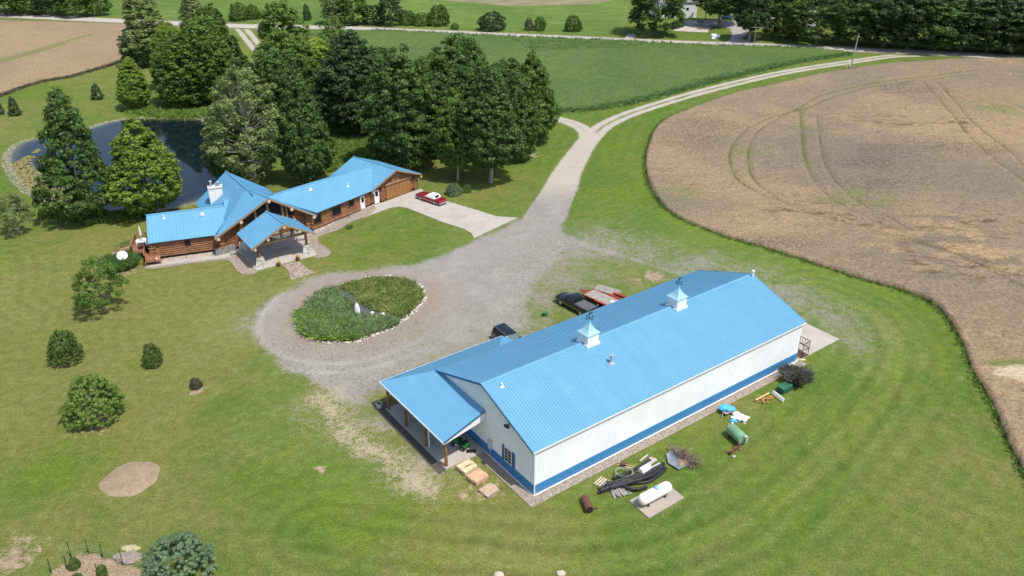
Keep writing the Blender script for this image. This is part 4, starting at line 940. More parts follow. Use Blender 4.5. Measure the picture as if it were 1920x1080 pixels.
m = MB(); m.cyl((1.3, 6.6, bz(6.6)-.1), (1.3, 6.6, bz(6.6)+.4), .09, n=10); m.lathe([(.22, -.04), (.10, .1)], (1.3, 6.6, bz(6.6)+.02)); m.build('vent_pipe', M_WPAINT, barn)
m = MB(); m.cyl((37.0, 7.3, 7.65), (37.0, 7.3, 8.35), .10, n=10); m.cyl((37.0, 7.3, 8.3), (37.0, 7.3, 8.45), .17, n=10); m.build('vent_pipe', M_WPAINT, barn)
# porch wrapping the front left corner
PZ, PU, PV = 3.4, -4.75, 19.35
roof('porch_roof', [(PU, PV, PZ), (-.02, 15.6, 4.98), (7.4, 15.6, 4.98), (10.4, PV, PZ)], (0, 1, -.4), barn, None, .30, .05, .035, .08)
roof('porch_roof', [(10.4, PV, PZ), (7.4, 15.6, 4.98), (10.3, 15.6, 4.3)], (1, 0, -.4), barn, None, .30, .05, .03, .08)
roof('porch_roof', [(PU, 7.3, PZ), (-.13, 7.3, 4.98), (-.02, 15.6, 4.98), (PU, PV, PZ)], (-1, 0, -.34), barn, None, .46, .03, .012, .08)
m = MB(); m.beam((PU-.02, 7.25, PZ-.08), (PU-.02, PV+.05, PZ-.08), .05, .17); m.beam((PU, PV+.02, PZ-.08), (10.4, PV+.02, PZ-.08), .17, .05, (0, 1, 0)); m.build('gutter', M_WPAINT, barn)
m = MB(); m.slab([(PU+.1, 7.42, PZ-.35), (PU+.1, 7.42, PZ-.08), (-.14, 7.42, 4.88), (-.14, 7.42, 3.9)], .06); m.build('porch_gable', M_WPAINT, barn)
m = MB(); m.beam((PU, 7.27, PZ-.07), (-.14, 7.27, 4.9), .04, .15); m.build('rake_trim', M_TRIM, barn)
for u, v in [(-4.2, 7.84), (-4.2, 11.5), (-4.2, 15.3), (-4.2, 18.85), (-.6, 18.85), (3.2, 18.85), (7, 18.85), (10.0, 18.85)]:
    m = MB(); m.cyl((u, v, .12), (u, v, PZ+.1), .155, .14, n=12); m.build('porch_post', M_LOG, barn)
m = MB(); m.beam((-4.2, 7.7, PZ-.15), (-4.2, PV-.3, PZ-.15), .2, .24); m.beam((-4.2, 18.85, PZ-.15), (10.2, 18.85, PZ-.15), .2, .24); m.build('porch_beam', M_WPAINT, barn)
m = MB(); m.cyl((-4.05, 11.15, .12), (-4.05, 11.15, 3.3), .06, n=8); m.build('downspout', M_WPAINT, barn)
R36 = Matrix.Rotation(BA, 3, 'Z')
def BW(u, v, z=0): q = R36 @ Vector((u, v, z)); return Vector((A0.x+q.x, A0.y+q.y, z))
def bpoly(pts): return [tuple(BW(*p)[:2]) for p in pts]
tag(flat('porch_slab', bpoly([(-4.45, 7.5), (-.1, 7.5), (-.1, 15.35), (10.3, 15.35), (10.3, 19.1), (-4.45, 19.1)]), .12, M_CONC, .12), kind='structure')
tag(flat('barn_apron', bpoly([(37.15, -.15), (45.1, -.1), (45.1, 15.2), (37.15, 15.2)]), .07, M_CONC, .07), kind='structure')
tag(flat('pea_gravel_strip', bpoly([(-1.0, -1.0), (37.6, -1.0), (37.6, -.05), (-.05, -.05), (-.05, 7.45), (-1.0, 7.45)]), .04, M_PEB), kind='structure')
tag(flat('strip_edging', bpoly([(-1.12, -1.12), (37.6, -1.12), (37.6, -1.0), (-1.0, -1.0), (-1.0, 7.6), (-1.12, 7.6)]), .07, ARC, .06), kind='structure')
tag(flat('porch_shade_strip', bpoly([(-5.35, 7.3), (-4.5, 7.5), (-4.5, 19.2), (-3.0, 20.3), (-5.35, 20.3)]), .03, simple('painted_porch_shade', (.085, .075, .06), .95, var=.4, scale=5, coord='pos')), kind='structure')  # dark sheet along the slab: the porch eave's ground shadow put into colour

# ------------------------------------------------------------------ log house
hb = G(520, 440); house = thing('log_house', 'sprawling log house with light blue metal roofs and stone chimney by the pond', 'house', (hb.x, hb.y, 0))
OFF = (hb.x, hb.y, 0); V3 = Vector
def up(a, z): return V3((a[0], a[1], z))
bR = G(462, 355, 7.2); FR = G(503, 371, 7.2); cR = G(423, 321, 7.2)
Lk = G(402, 447, 3.0); Rk = G(594, 403, 3.0); bkd = (bR-FR).normalized()
# left wing
la = V3((math.cos(HR(19.3)), math.sin(HR(19.3)), 0)); lb_ = V3((-la.y, la.x, 0))
LE = G(277, 457, 2.8); LRg = G(274, 404, 5.0)
nL = (la.cross(LRg-LE)).normalized()
q = lambda x, y: PL(x, y, LE, nL)
vt = q(446, 370.5); st = q(418, 375); kr = q(421, 386.5)
P_ = [LE, q(403, 441), q(430, 402), vt, st, kr, LRg]
roof('roof', P_, -lb_, house, OFF, .46, cap=[(LRg, kr), (st, vt)])
back = lb_*4.9+V3((0, 0, -2.1))
roof('roof', [LRg, LRg+back, LRg+back+la*11, LRg+la*11], lb_, house, OFF, .46)
roof('roof', [Lk+V3((0, 0, -.03)), bR+V3((0, 0, -.06)), vt], -lb_, house, OFF, .46)
# the higher return behind the chimney
bk2 = lb_*2.0+V3((0, 0, -.9)); roof('roof', [st, st+bk2, vt+bk2, vt], lb_, house, OFF, .46)
def wallbox(name, o_, a, b, L, D, h, mat, z0=0.35, logs=True, gab=None, faces='fl'):
    m = MB()
    if logs:
        r = .17; k = int((h-z0)/.30); tot = [(o_, a, L), (o_+b*D, a, L), (o_, b, D), (o_+a*L, b, D)]
        for (p, d, ln) in tot:
            for i in range(k+1):
                z = z0+r+i*.30; e = .28 if i % 2 else .10
                m.cyl(up(p, z)-d*e, up(p, z)+d*(ln+e), r, n=8)
    return m.build(name, mat, house, OFF, smooth_=True)
wl0 = LE+lb_*.55+la*.7; wl0.z = 0
wallbox('log_wall', wl0, la, lb_, 9.6, 8.6, 2.4, M_LOG)
m = MB(); g0 = up(wl0, 2.6); m.slab([g0, g0+lb_*8.6, up(LRg+lb_*.0+la*.7, 4.85)], .12); m.build('gable_wall', M_LOG, house, OFF)
m = MB(); p = wl0-lb_*.12+la*4.35; m.box((p.x, p.y, 2.0), (.9, .12, .85), rz=HR(19.3)); fr = m.build('window_frame', M_LOGD, house, OFF)
m = MB(); p = wl0-lb_*.2+la*4.35; m.box((p.x, p.y, 2.0), (.74, .06, .7), rz=HR(19.3)); m.build('pane', M_GLASS, fr, OFF)
m = MB(); p = wl0-la*.55-lb_*.15
for i in range(9): m.cyl(up(p-la*(.25 if i % 2 else .05), .5+i*.27), up(p+la*(.55 if i % 2 else .3), .5+i*.27), .15, n=8)
m.box((p.x, p.y, .2), (.5, .5, .45), rz=.3); m.build('corner_logs', M_LOG, house, OFF, smooth_=True)
# great room roofs: front gable and back gable
roof('roof', [bR, FR, Lk], Lk-FR, house, OFF, .30, .045, .04, cap=[(FR, bR)])
Rb = Rk+bkd*5.0; roof('roof', [bR, FR, Rk, Rb+V3((0, 0, 0))], Rk-FR, house, OFF, .30, .045, .04)
LC = G(366, 382, 3.1); ax = (cR-bR); ax.z = 0; ax.normalize(); per = V3((ax.y, -ax.x, 0))
roof('roof', [bR, cR, LC, LC-ax*9.6, bR-ax*3.2-per*2.3+V3((0, 0, -2.3*4.1/5.3))], -per, house, OFF, .34, .045, .04, cap=[(bR, cR)])
RC = cR+per*6.0+V3((0, 0, -4.1)); roof('roof', [bR-ax*2.5, cR, RC, RC-ax*9.5], per, house, OFF, .34, .045, .04)
# great room box (walls) behind
m = MB(); wA = LC+per*.8-ax*.8; wB = RC-per*.8-ax*.8; wC = wB-ax*9; wD = wA-ax*8
m.prism([tuple(q_[:2]) for q_ in (wA, wB, wC, wD)], .3, 3.35); m.slab([up(wA, 3.2), up(wB, 3.2), up(cR-ax*.8, 7.0)], .15); m.build('great_room_wall', M_LOG, house, OFF)
# front gable wall, set back under the rake
gd = (Rk-Lk); gd.z = 0; gl = gd.length; gd.normalize(); gn = V3((gd.y, -gd.x, 0)); f0 = Lk-gn*1.2; f0.z = 0
s_ap = (FR-Lk).dot(gd)
def gz(s): return 7.2-(7.2-3.0)*(abs(s-s_ap)/(s_ap if s < s_ap else gl-s_ap))
m = MB(); a_, b_ = 1.0, gl-1.1
m.slab([up(f0+gd*a_, .35), up(f0+gd*b_, .35), up(f0+gd*b_, gz(b_)-.25), up(f0+gd*s_ap, 6.9), up(f0+gd*a_, gz(a_)-.25)], .15)
for i in range(14):
    z = .6+i*.3; s0 = max(a_, s_ap-(7.0-z)/(4.2)*s_ap); s1 = min(b_, s_ap+(7.0-z)/4.2*(gl-s_ap)); s0 += .1; s1 -= .1
    if z < 3.3: m.cyl(up(f0+gd*s0+gn*.08, z), up(f0+gd*s1+gn*.08, z), .165, n=8)
m.build('gable_wall', M_LOGD, house, OFF, smooth_=False)
for s, w_, zb in ((s_ap-2.9, 1.5, 3.7), (s_ap-1.1, 1.5, 3.9), (s_ap+.9, 1.6, 3.9), (s_ap+3.3, 1.0, 3.5)):
    m = MB(); zt0, zt1 = gz(s-w_/2)-.75, gz(s+w_/2)-.75; c0 = f0+gn*.17
    m.slab([up(c0+gd*(s-w_/2), zb), up(c0+gd*(s+w_/2), zb), up(c0+gd*(s+w_/2), zt1), up(c0+gd*(s-w_/2), zt0)], .05); m.build('gable_window', M_GLASS, house, OFF)
for s in (s_ap-4.2, s_ap-2.0, s_ap-.1, s_ap+2.0, s_ap+2.6):
    m = MB(); c0 = f0+gn*.35+gd*s; m.cyl(up(c0, 3.2), up(c0, gz(s)-.5), .19, n=10); m.build('gable_post', M_TIMB, house, OFF, smooth_=True)
m = MB()
for a1, b1 in ((Lk, FR), (FR, Rk)): m.beam(a1+V3((0, 0, -.20)), b1+V3((0, 0, -.20)), .09, .26)
m.build('rake_board', M_TIMB, house, OFF)
def purlins(pts, inw, ln, r, mat_end=M_END):
    for p in pts:
        m = MB(); m.cyl(p, p+inw*ln, r, n=12); l = m.build('roof_log', M_TIMB, house, OFF, smooth_=True)
        m = MB(); m.cyl(p-inw*.02, p+inw*.005, r*.97, n=12); m.build('log_end', mat_end, l, OFF)
def rk(t, a1, b1, dz=-.52): return a1.lerp(b1, t)+V3((0, 0, dz))+gn*.12
purlins([rk(0, FR, Lk), rk(.52, FR, Lk), rk(.94, FR, Lk), rk(.46, FR, Rk), rk(.93, FR, Rk)], -gn, 1.6, .25)
# corner log stacks of the gable
for s in (a_+.1, b_-.1):
    m = MB(); c0 = f0+gn*.35+gd*s
    for i in range(10): m.cyl(up(c0-gd*.35, .7+i*.29)+gn*(.1*(i % 2)), up(c0+gd*.35, .7+i*.29)+gn*(.1*(i % 2)), .16, n=8)
    m.build('corner_logs', M_LOG, house, OFF, smooth_=True)
MFS = simple('grey_fieldstone', (.24, .23, .22), .9, var=.5, scale=3, coord='pos')
m = MB(); m.box(tuple(up(f0+gd*1.4+gn*.36, .55)), (2.8, .35, 1.0), rz=math.atan2(gd.y, gd.x)); m.build('stone_base', MFS, house, OFF)
m = MB(); m.box(tuple(up(f0+gd*(gl-4.4)+gn*.36, .5)), (5.2, .35, .9), rz=math.atan2(gd.y, gd.x)); m.build('stone_base', MFS, house, OFF)
# chimney on the left slope of the great room
rc = house.children[[c.name for c in house.children].index([c.name for c in house.children if c.name.startswith('roof')][-2])]
nG = newell([bR, cR, LC]); nG = nG if nG.z > 0 else -nG
c1 = PL(395.5, 384, bR, nG); cwid = 1.95; cwd = la.copy(); cin = lb_.copy(); c2 = c1+cwd*cwid
tz = c1.z
for k in range(200):
    if PR((c1.x, c1.y, tz))[1] <= 355: break
    tz += .02
cc = (c1+c2)/2+cin*.55; crz = math.atan2(cwd.y, cwd.x)
m = MB(); m.box((cc.x, cc.y, (1.5+tz)/2), (cwid, 1.1, tz-1.5), rz=crz); ch = m.build('chimney', M_STUCCO, rc, OFF)
m = MB(); m.box((cc.x, cc.y, tz+.09), (cwid+.14, 1.24, .2), rz=crz); m.build('chimney_cap', simple('cap_stone', (.60, .58, .56), .8), ch, OFF, bevel=.03)
for dx, r, h_ in ((-cwid*.27, .16, .75), (cwid*.27, .24, .55)):
    m = MB(); q_ = cc+cwd*dx; m.cyl((q_.x, q_.y, tz+.15), (q_.x, q_.y, tz+.15+h_), r, n=14); m.lathe([(r*1.5, 0), (r*1.5, .06), (r*.3, .2)], (q_.x, q_.y, tz+.2+h_), 14); m.build('flue', M_GALV, ch, OFF)
# right wing
ra = V3((math.cos(HR(50.5)), math.sin(HR(50.5)), 0)); rb = V3((-ra.y, ra.x, 0))
WE0 = G(594, 399, 2.85); WE1 = G(697, 358, 2.8); WR1 = G(699, 309.5, 4.9); WR0 = G(512, 365.5, 4.9)
nW = newell([WE0, WE1, WR1]); nW = nW if nW.z > 0 else -nW
WR0 = PL(512, 365.5, WE0, nW)
wex = WR0+(WR0-WR1).normalized()*1.2
roof('roof', [WE0, WE1, WR1, wex], -rb, house, OFF, .44, cap=[(WR0, WR1)])
roof('roof', [WR1, WR1+rb*5.2+V3((0, 0, -2.0)), WR0+rb*5.2+V3((0, 0, -2.0)), WR0], rb, house, OFF, .44)
ww = up(WE0+rb*.65-ra*1.0, 0); WL_ = (WE1-WE0).length+1.2; wd_ = (WE1-WE0).normalized(); wd_.z = 0; wd_.normalize()
wallbox('log_wall', ww, wd_, rb, WL_, 8.0, 2.4, M_LOG)
aw = math.atan2(wd_.y, wd_.x)
def onw(px, py, z): return None
wn = V3((wd_.y, -wd_.x, 0))
def wallpt(px, py, outw=.2):
    return PL(px, py, ww+wn*outw, wn)
def opening(x0, y0, x1, y1, fname, gname, fmat, gmat, z0=None, z1=None, wallf=wallpt, rz=aw, inner=(.82, .86), dn=wn):
    a, b = wallf(x0, y0), wallf(x1, y1); c = (a+b)/2; w_ = abs((b-a).dot(wd_ if wallf is wallpt else gd2)); h0, h1 = (min(a.z, b.z), max(a.z, b.z)) if z0 is None else (z0, z1)
    m = MB(); m.box((c.x, c.y, (h0+h1)/2), (w_, .12, h1-h0), rz=rz); f = m.build(fname, fmat, house, OFF)
    m = MB(); q_ = c+dn*.05; m.box((q_.x, q_.y, (h0+h1)/2), (w_*inner[0], .08, (h1-h0)*inner[1]), rz=rz); m.build(gname, gmat, f, OFF); return f, c, w_
gd2 = wd_
opening(621, 398, 640, 390, 'window_frame', 'pane', M_LOGD, M_GLASS, 1.0, 2.35)
opening(653, 385, 664, 380, 'window_frame', 'pane', M_LOGD, M_GLASS, 1.45, 2.35)
opening(587, 415, 603, 408, 'window_frame', 'pane', M_LOGD, M_GLASS, .9, 2.35)
f, c, w_ = opening(676, 388, 684, 384, 'door', 'door_frame', M_WPAINT, M_WPAINT, .15, 2.3, inner=(.8, .9))
m = MB(); q_ = c+wn*.12; m.box((q_.x, q_.y, 1.75), (w_*.55, .04, .8), rz=aw); m.build('door_glass', M_GLASS, f, OFF)
m = MB(); m.cyl((q_+wd_*w_*.3+V3((0, 0, 0))).to_tuple()[:2]+(1.05,), ((q_+wd_*w_*.3+wn*.1).x, (q_+wd_*w_*.3+wn*.1).y, 1.05), .04, n=6); m.build('door_handle', M_GALV, f, OFF)
m = MB(); p0 = ww+wn*.19
m.cyl(up(p0, .33), up(p0+wd_*(WL_-2.3), .33), .12, n=8); m.build('sill_log', M_LOG, house, OFF, smooth_=True)
# garage
GL_ = G(697, 358, 2.8); GR_ = G(791, 326, 2.8); GA = G(743, 318, 5.0); GB = G(662, 294, 5.0)
gax = (GB-GA).normalized()
glen = (GB-GA).length
roof('roof', [GA, GB, GL_+gax*glen, GL_], GL_-GA, house, OFF, .44, cap=[(GA, GB)])
roof('roof', [GA, GB, GR_+gax*glen, GR_], GR_-GA, house, OFF, .44)
ga = (GR_-GL_); gw_ = ga.length; ga.normalize(); gnn = V3((ga.y, -ga.x, 0)); gfo = up(GL_-gnn*.9+ga*.55, 0)
arz = math.atan2(ga.y, ga.x); GWd = gw_-1.1
wallbox('log_wall', gfo, ga, -gnn, GWd, glen-1.6, 2.4, M_LOG)
m = MB(); m.slab([up(gfo+gnn*.12, 2.6), up(gfo+ga*GWd+gnn*.12, 2.6), up(gfo+ga*GWd/2+gnn*.12, 4.75)], .15); m.slab([up(gfo+ga*.2+gnn*.04, .1), up(gfo+ga*(GWd-.2)+gnn*.04, .1), up(gfo+ga*(GWd-.2)+gnn*.04, 2.65), up(gfo+ga*.2+gnn*.04, 2.65)], .1); m.build('gable_wall', M_LOGD, house, OFF)
m = MB()
for a1, b1 in ((GL_, GA), (GA, GR_)): m.beam(a1+V3((0, 0, -.17)), b1+V3((0, 0, -.17)), .08, .22)
m.build('rake_board', M_TIMB, house, OFF)
dc = gfo+ga*(GWd*.565)+gnn*.22
m = MB(); m.box((dc.x, dc.y, 1.3), (5.3, .08, 2.45), rz=arz); gdr = m.build('garage_door', M_DOORW, house, OFF)
m = MB()
for k in range(10): q_ = dc+ga*(-2.5+k*.555)+gnn*.05; m.box((q_.x, q_.y, 1.3), (.05, .05, 2.4), rz=arz)
m.build('door_battens', simple('batten_wood', (.27, .12, .045), .6), gdr, OFF)
m = MB(); q0, q1 = dc-ga*2.85+gnn*.1, dc+ga*2.85+gnn*.1; m.beam(up(q0, 2.7), up(q1, 2.7), .24, .24); 
pk = up(gfo+ga*GWd/2+gnn*.25, 4.3); m.beam(up(q0+ga*1.6, 2.8), pk, .12, .1); m.beam(up(q1-ga*1.2, 2.8), pk, .12, .1); m.beam(up(dc+gnn*.1, 2.8), pk, .12, .12); m.build('truss', M_TIMB, house, OFF)
ds = gfo+ga*.85+gnn*.25; m = MB(); m.box((ds.x, ds.y, 1.2), (.95, .1, 2.15), rz=arz); dd_ = m.build('door', M_WPAINT, house, OFF)
m = MB(); q_ = ds+gnn*.06; m.box((q_.x, q_.y, 1.75), (.55, .04, .8), rz=arz); m.build('door_glass', M_GLASS, dd_, OFF)
for s, mm in ((2.0, 9), (GWd-.5, 9)):
    m = MB(); c0 = gfo+ga*s+gnn*.2
    for i in range(9): m.cyl(up(c0-ga*.35, .3+i*.28), up(c0+ga*.35, .3+i*.28), .13, n=8)
    m.build('corner_logs', M_LOG if s < 3 else M_LOG, house, OFF, smooth_=True)
for s in (1.75, GWd-.9):
    q_ = gfo+ga*s+gnn*.4; m = MB(); m.box((q_.x, q_.y, 2.35), (.16, .16, .3)); m.lathe([(.14, .15), (.02, .3)], (q_.x, q_.y, 2.35), 8); m.build('wall_lamp', M_BLK, house, OFF)
for a1 in (GR_, GL_): 
    p = a1+V3((0, 0, -.42))-ga*(.25 if a1 is GR_ else -.25); m = MB(); m.cyl(p+gnn*.12, p-gnn*1.2, .17, n=10); l = m.build('roof_log', M_TIMB, house, OFF, smooth_=True)
    m = MB(); m.cyl(p+gnn*.15, p+gnn*.11, .165, n=10); m.build('log_end', M_END, l, OFF)
# roof vents of the wings
for px, py, P0, N0, typ in ((363, 406, LE, nL, 1), (638, 0, None, None, 0),):
    if P0 is None: continue
for px, py, P0, N0, typ in ((307.5, 409, LE, nL, 0), (379, 403, LE, nL, 1), (582, 357, WE0, nW, 1), (652, 349, WE0, nW, 0)):
    p = PL(px, py, P0, N0); m = MB()
    if typ: m.lathe([(.34, -.05), (.34, .08), (.22, .12), (.26, .3), (.08, .42)], tuple(p), 14)
    else: m.cyl(p-V3((0, 0, .1)), p+V3((0, 0, .5)), .09, n=10); m.lathe([(.22, -.06), (.1, .1)], tuple(p), 12)
    m.build('roof_vent' if typ else 'vent_pipe', M_WPAINT if not typ else simple('vent_white', (.72, .68, .68), .5), house, OFF)
# entry canopy
pa, pb, pk_, pr2 = G(471, 467, 3.4), G(590, 436, 3.4), G(532, 420, 5.9), G(498.5, 396, 5.9)
ins = (pr2-pk_); pln = ins.length; ins.normalize(); pbl = G(443, 438, 3.4)
cr = roof('canopy_roof', [pk_, pr2, pbl, pa], pa-pk_, house, OFF, .30, .045, .04, cap=[(pk_, pr2)])
roof('canopy_roof', [pk_, pr2, pb+ins*pln*.95, pb], pb-pk_, house, OFF, .30, .045, .04)
m = MB()
for a1, b1 in ((pa, pk_), (pk_, pb)): m.beam(a1+V3((0, 0, -.19)), b1+V3((0, 0, -.19)), .09, .24)
m.build('rake_board', M_TIMB, house, OFF)
pg = (pb-pa).normalized(); pn = V3((pg.y, -pg.x, 0))
for t_, (a1, b1) in ((0, (pk_, pa)), (.5, (pk_, pa)), (.9, (pk_, pa)), (.48, (pk_, pb))):
    p = a1.lerp(b1, t_)+V3((0, 0, -.5))+pn*.12; m = MB(); m.cyl(p, p-pn*4.5, .2, n=10); l = m.build('roof_log', M_TIMB, house, OFF, smooth_=True)
    m = MB(); m.cyl(p+pn*.02, p-pn*.005, .195, n=12); m.build('log_end', M_END, l, OFF)
PB = [G(490, 500), G(577, 475), G(457, 469), G(556, 447)]
for i, p in enumerate(PB):
    m = MB(); m.cyl(up(p, 1.1), up(p, 3.55), .2, .18, n=12); po = m.build('canopy_post', M_LOG, house, OFF, smooth_=True)
    m = MB(); m.loft([[(p.x+sx*r, p.y+sy*r, z) for sx, sy in ((-1, -1), (1, -1), (1, 1), (-1, 1))] for r, z in ((.58, .1), (.54, .45), (.42, .95), (.36, 1.4))]); m.build('stone_pier', M_STONE, po, OFF)
m = MB(); m.cyl(up(PB[0], 3.2)-pg*.5, up(PB[1], 3.2)+pg*.5, .2, n=10); m.cyl(up(PB[2], 3.2), up(PB[0], 3.2), .18, n=10); m.cyl(up(PB[3], 3.2), up(PB[1], 3.2), .18, n=10)
mid = (PB[0]+PB[1])/2; m.cyl(up(mid, 3.3), up(mid, 5.2), .17, n=10); m.build('canopy_beam', M_TIMB, house, OFF, smooth_=True)
m = MB(); q_ = f0+gn*.45+gd*(s_ap+.3); m.box((q_.x, q_.y, 1.25), (1.9, .1, 2.2), rz=math.atan2(gd.y, gd.x)); ed = m.build('entry_door', M_LOGD, house, OFF)
m = MB(); m.box((q_.x+gn.x*.08, q_.y+gn.y*.08, 1.7), (1.3, .04, .9), rz=math.atan2(gd.y, gd.x)); m.build('door_glass', simple('pale_glass', (.45, .46, .45), .2), ed, OFF)
m = MB(); m.prism([(q_.x+2.6*math.cos(t_), q_.y+2.6*math.sin(t_)) for t_ in [math.atan2(gn.y, gn.x)-1.5+3*i/14 for i in range(15)]], .1, .25); m.prism([(q_.x+1.9*math.cos(t_), q_.y+1.9*math.sin(t_)) for t_ in [math.atan2(gn.y, gn.x)-1.5+3*i/14 for i in range(15)]], .25, .42); m.build('entry_steps', M_CONC, house, OFF)
# deck with stairs at the left end
def dk(x, y, z): return G(x, y, z)
DZ = 1.1; d0, d1, d2, d3 = dk(249, 478, DZ), dk(276, 473, DZ), dk(276, 441, DZ), dk(254, 452, DZ)
d0 = dk(247, 474, DZ); d1 = dk(272, 471, DZ); d2 = d1+lb_*4.6; d3 = d0+lb_*4.4+la*.3
m = MB(); m.prism([tuple(q_[:2]) for q_ in (d0, d1, d2, d3)], DZ-.22, DZ); e0, e1 = dk(272, 491, .75), dk(300, 487, .75)
m.prism([tuple(q_[:2]) for q_ in (e0, e1, e1+lb_*3.0, e0+lb_*3.0)], .55, .75); dkp = m.build('deck', M_DECK, house, OFF)
m = MB()
def rail(a, b, z0):
    a, b = up(a, z0), up(b, z0); n_ = max(int((b-a).length/.28), 2)
    m.beam(a+V3((0, 0, 1.0)), b+V3((0, 0, 1.0)), .10, .06); m.beam(a+V3((0, 0, .15)), b+V3((0, 0, .15)), .05, .05)
    for i in range(n_+1): p = a.lerp(b, i/n_); m.beam(p, p+V3((0, 0, 1.0)), .045 if 0 < i < n_ else .12, .045 if 0 < i < n_ else .12)
rail(d0, d1, DZ); rail(d0, d3, DZ); rail(d3, d2, DZ); rail(e0, e1-la*.6, .75); rail(e0, d1, .75); m.build('railing', M_DECK, dkp, OFF)
m = MB()
for a in (d0, d1, d3, e0, e1): m.beam(up(a, 0)+lb_*.1, up(a, DZ-.2 if a in (d0, d1, d3) else .6)+lb_*.1, .14, .14)
m.build('deck_leg', M_DECK, dkp, OFF)
s0, s1 = G(222, 471), (d0+d3)/2
sd = up(s1, 0)-s0; nst = 6
m = MB(); sp = V3((-sd.y, sd.x, 0)).normalized()
for i in range(nst):
    p = s0.lerp(up(s1, 0), (i+.5)/nst); m.box((p.x, p.y, DZ*(i+.6)/nst), (sd.length/nst+.05, 1.3, .06), rz=math.atan2(sd.y, sd.x))
for s in (-.65, .65): m.beam(s0+sp*s+V3((0, 0, .08)), s1+sp*s+V3((0, 0, -.1)), .06, .26)
m.build('deck_stairs', simple('tan_lumber', (.48, .33, .15), .8), dkp, OFF)
m = MB()
for s in (.65, -.65):
    a, b = s0+sp*s+V3((0, 0, 1.0)), s1+sp*s+V3((0, 0, .95)); m.beam(a, b, .05, .05); m.beam(a-V3((0, 0, .75)), b-V3((0, 0, .75)), .04, .04)
    for i in range(11): p = a.lerp(b, i/10); m.beam(p, p-V3((0, 0, .95 if i in (0, 10) else .75)), .03, .03)
m.build('stair_railing', simple('dark_green_metal', (.03, .05, .035), .5), dkp, OFF)
# left-wing overhang wall colour band under the deck corner (porch floor)

# ------------------------------------------------------------------ vehicles
M_TYRE = NT('tyre', .9, .2).base((.02, .02, .02)).m; M_CHROME = simple('chrome', (.62, .62, .63), .25, .9, var=.05)
def paint(name, c): t = NT(name, .28, .6); t.base(c); t.b.inputs['Coat Weight'].default_value = .5; return t.m
def sect(x, w_, zb, zt, sh=.8):
    return [(x, -w_*.86, zb), (x, -w_, zb+.16), (x, -w_, zb+(zt-zb)*.62), (x, -w_*.94, zt-.05), (x, -w_*sh, zt), (x, 0, zt+.025), (x, w_*sh, zt), (x, w_*.94, zt-.05), (x, w_, zb+(zt-zb)*.62), (x, w_, zb+.16), (x, w_*.86, zb)]
def frustum(m, b, t_, zb, zt):     # b=(x0,x1,halfwidth) bottom, t_ top
    v = [(b[0], -b[2], zb), (b[1], -b[2], zb), (b[1], b[2], zb), (b[0], b[2], zb), (t_[0], -t_[2], zt), (t_[1], -t_[2], zt), (t_[1], t_[2], zt), (t_[0], t_[2], zt)]
    m.add(v, [(3, 2, 1, 0), (4, 5, 6, 7), (0, 1, 5, 4), (1, 2, 6, 5), (2, 3, 7, 6), (3, 0, 4, 7)]); return v
def pane(v, face, u0, u1, w0, w1, off=.012):
    q_ = [Vector(v[i]) for i in face]; a, b, c, d = q_
    n = (b-a).cross(d-a).normalized()
    def P_(u, w_): return a.lerp(b, u).lerp(d.lerp(c, u), w_)+n*off
    m = MB(); m.slab([P_(u0, w0), P_(u1, w0), P_(u1, w1), P_(u0, w1)], .012); return m
SIDE_L, SIDE_R, FRONT, REAR = (3, 2, 6, 7), (0, 1, 5, 4), (1, 2, 6, 5), (3, 0, 4, 7)
def wheels(root, xs_, w_, r, hub=M_GALV):
    for x_ in xs_:
        for s in (-1, 1):
            m = MB(); m.lathe([(r*.7, -.11), (r*.97, -.10), (r, 0), (r*.97, .10), (r*.7, .11)], (0, 0, 0), 18); 
            m.v = [(p[0]+x_, p[2]+s*(w_-.10), p[1]+r) for p in m.v]
            t_ = m.build('wheel', M_TYRE, root, smooth_=True); m = MB(); m.lathe([(r*.6, -.03), (r*.55, .02), (r*.15, .05)], (0, 0, 0), 14)
            m.v = [(p[0]+x_, (p[2] if s > 0 else -p[2])+s*(w_+.0), p[1]+r) for p in m.v]; m.build('rim', hub, t_)
def vehicle(name, label, cat, rear, front, kind, pm):
    a, b = Vector(rear), Vector(front); d = b-a; c = (a+b)/2
    o = thing(name, label, cat, (c.x, c.y, .02), math.atan2(d.y, d.x)); return o
# red coupe with white roof (local +x is the front)
fw, rw_ = G(788.75, 376), G(815, 385); dv = (fw-rw_).normalized(); nv = V3((-dv.y, dv.x, 0))
cc_ = (fw+rw_)/2+V3((dv.y, -dv.x, 0))*-.85
cc_ = (fw+rw_)/2 + (nv if nv.y > 0 else -nv)*.85; cc_.z = .09
car = thing('red_coupe', 'dark red classic coupe with white vinyl roof on the concrete drive', 'car', tuple(cc_), math.atan2(dv.y, dv.x))
PR_ = paint('maroon_paint', (.22, .012, .02)); m = MB()
m.loft([sect(-2.85, .82, .36, .74), sect(-2.75, .92, .28, .84), sect(-1.5, .97, .24, .90), sect(-.9, .98, .22, .92), sect(.7, .98, .22, .92), sect(1.4, .97, .24, .90), sect(2.6, .93, .28, .86), sect(2.8, .86, .34, .76)])
m.build('body', PR_, car, smooth_=True)
m = MB(); v = frustum(m, (-1.55, .75, .84), (-1.15, .05, .66), .90, 1.38); m.build('roof', simple('white_vinyl', (.80, .79, .77), .6, var=.04), car, bevel=.08, smooth_=True)
for f_, u0, u1, w0, w1, nm in ((SIDE_L, .42, .96, .15, .82, 'side_window'), (SIDE_R, .42, .96, .15, .82, 'side_window'), (FRONT, .06, .94, .08, .88, 'windshield'), (REAR, .20, .80, .18, .80, 'rear_window')):
    pane(v, f_, u0, u1, w0, w1, .02).build(nm, M_GLASS, car)
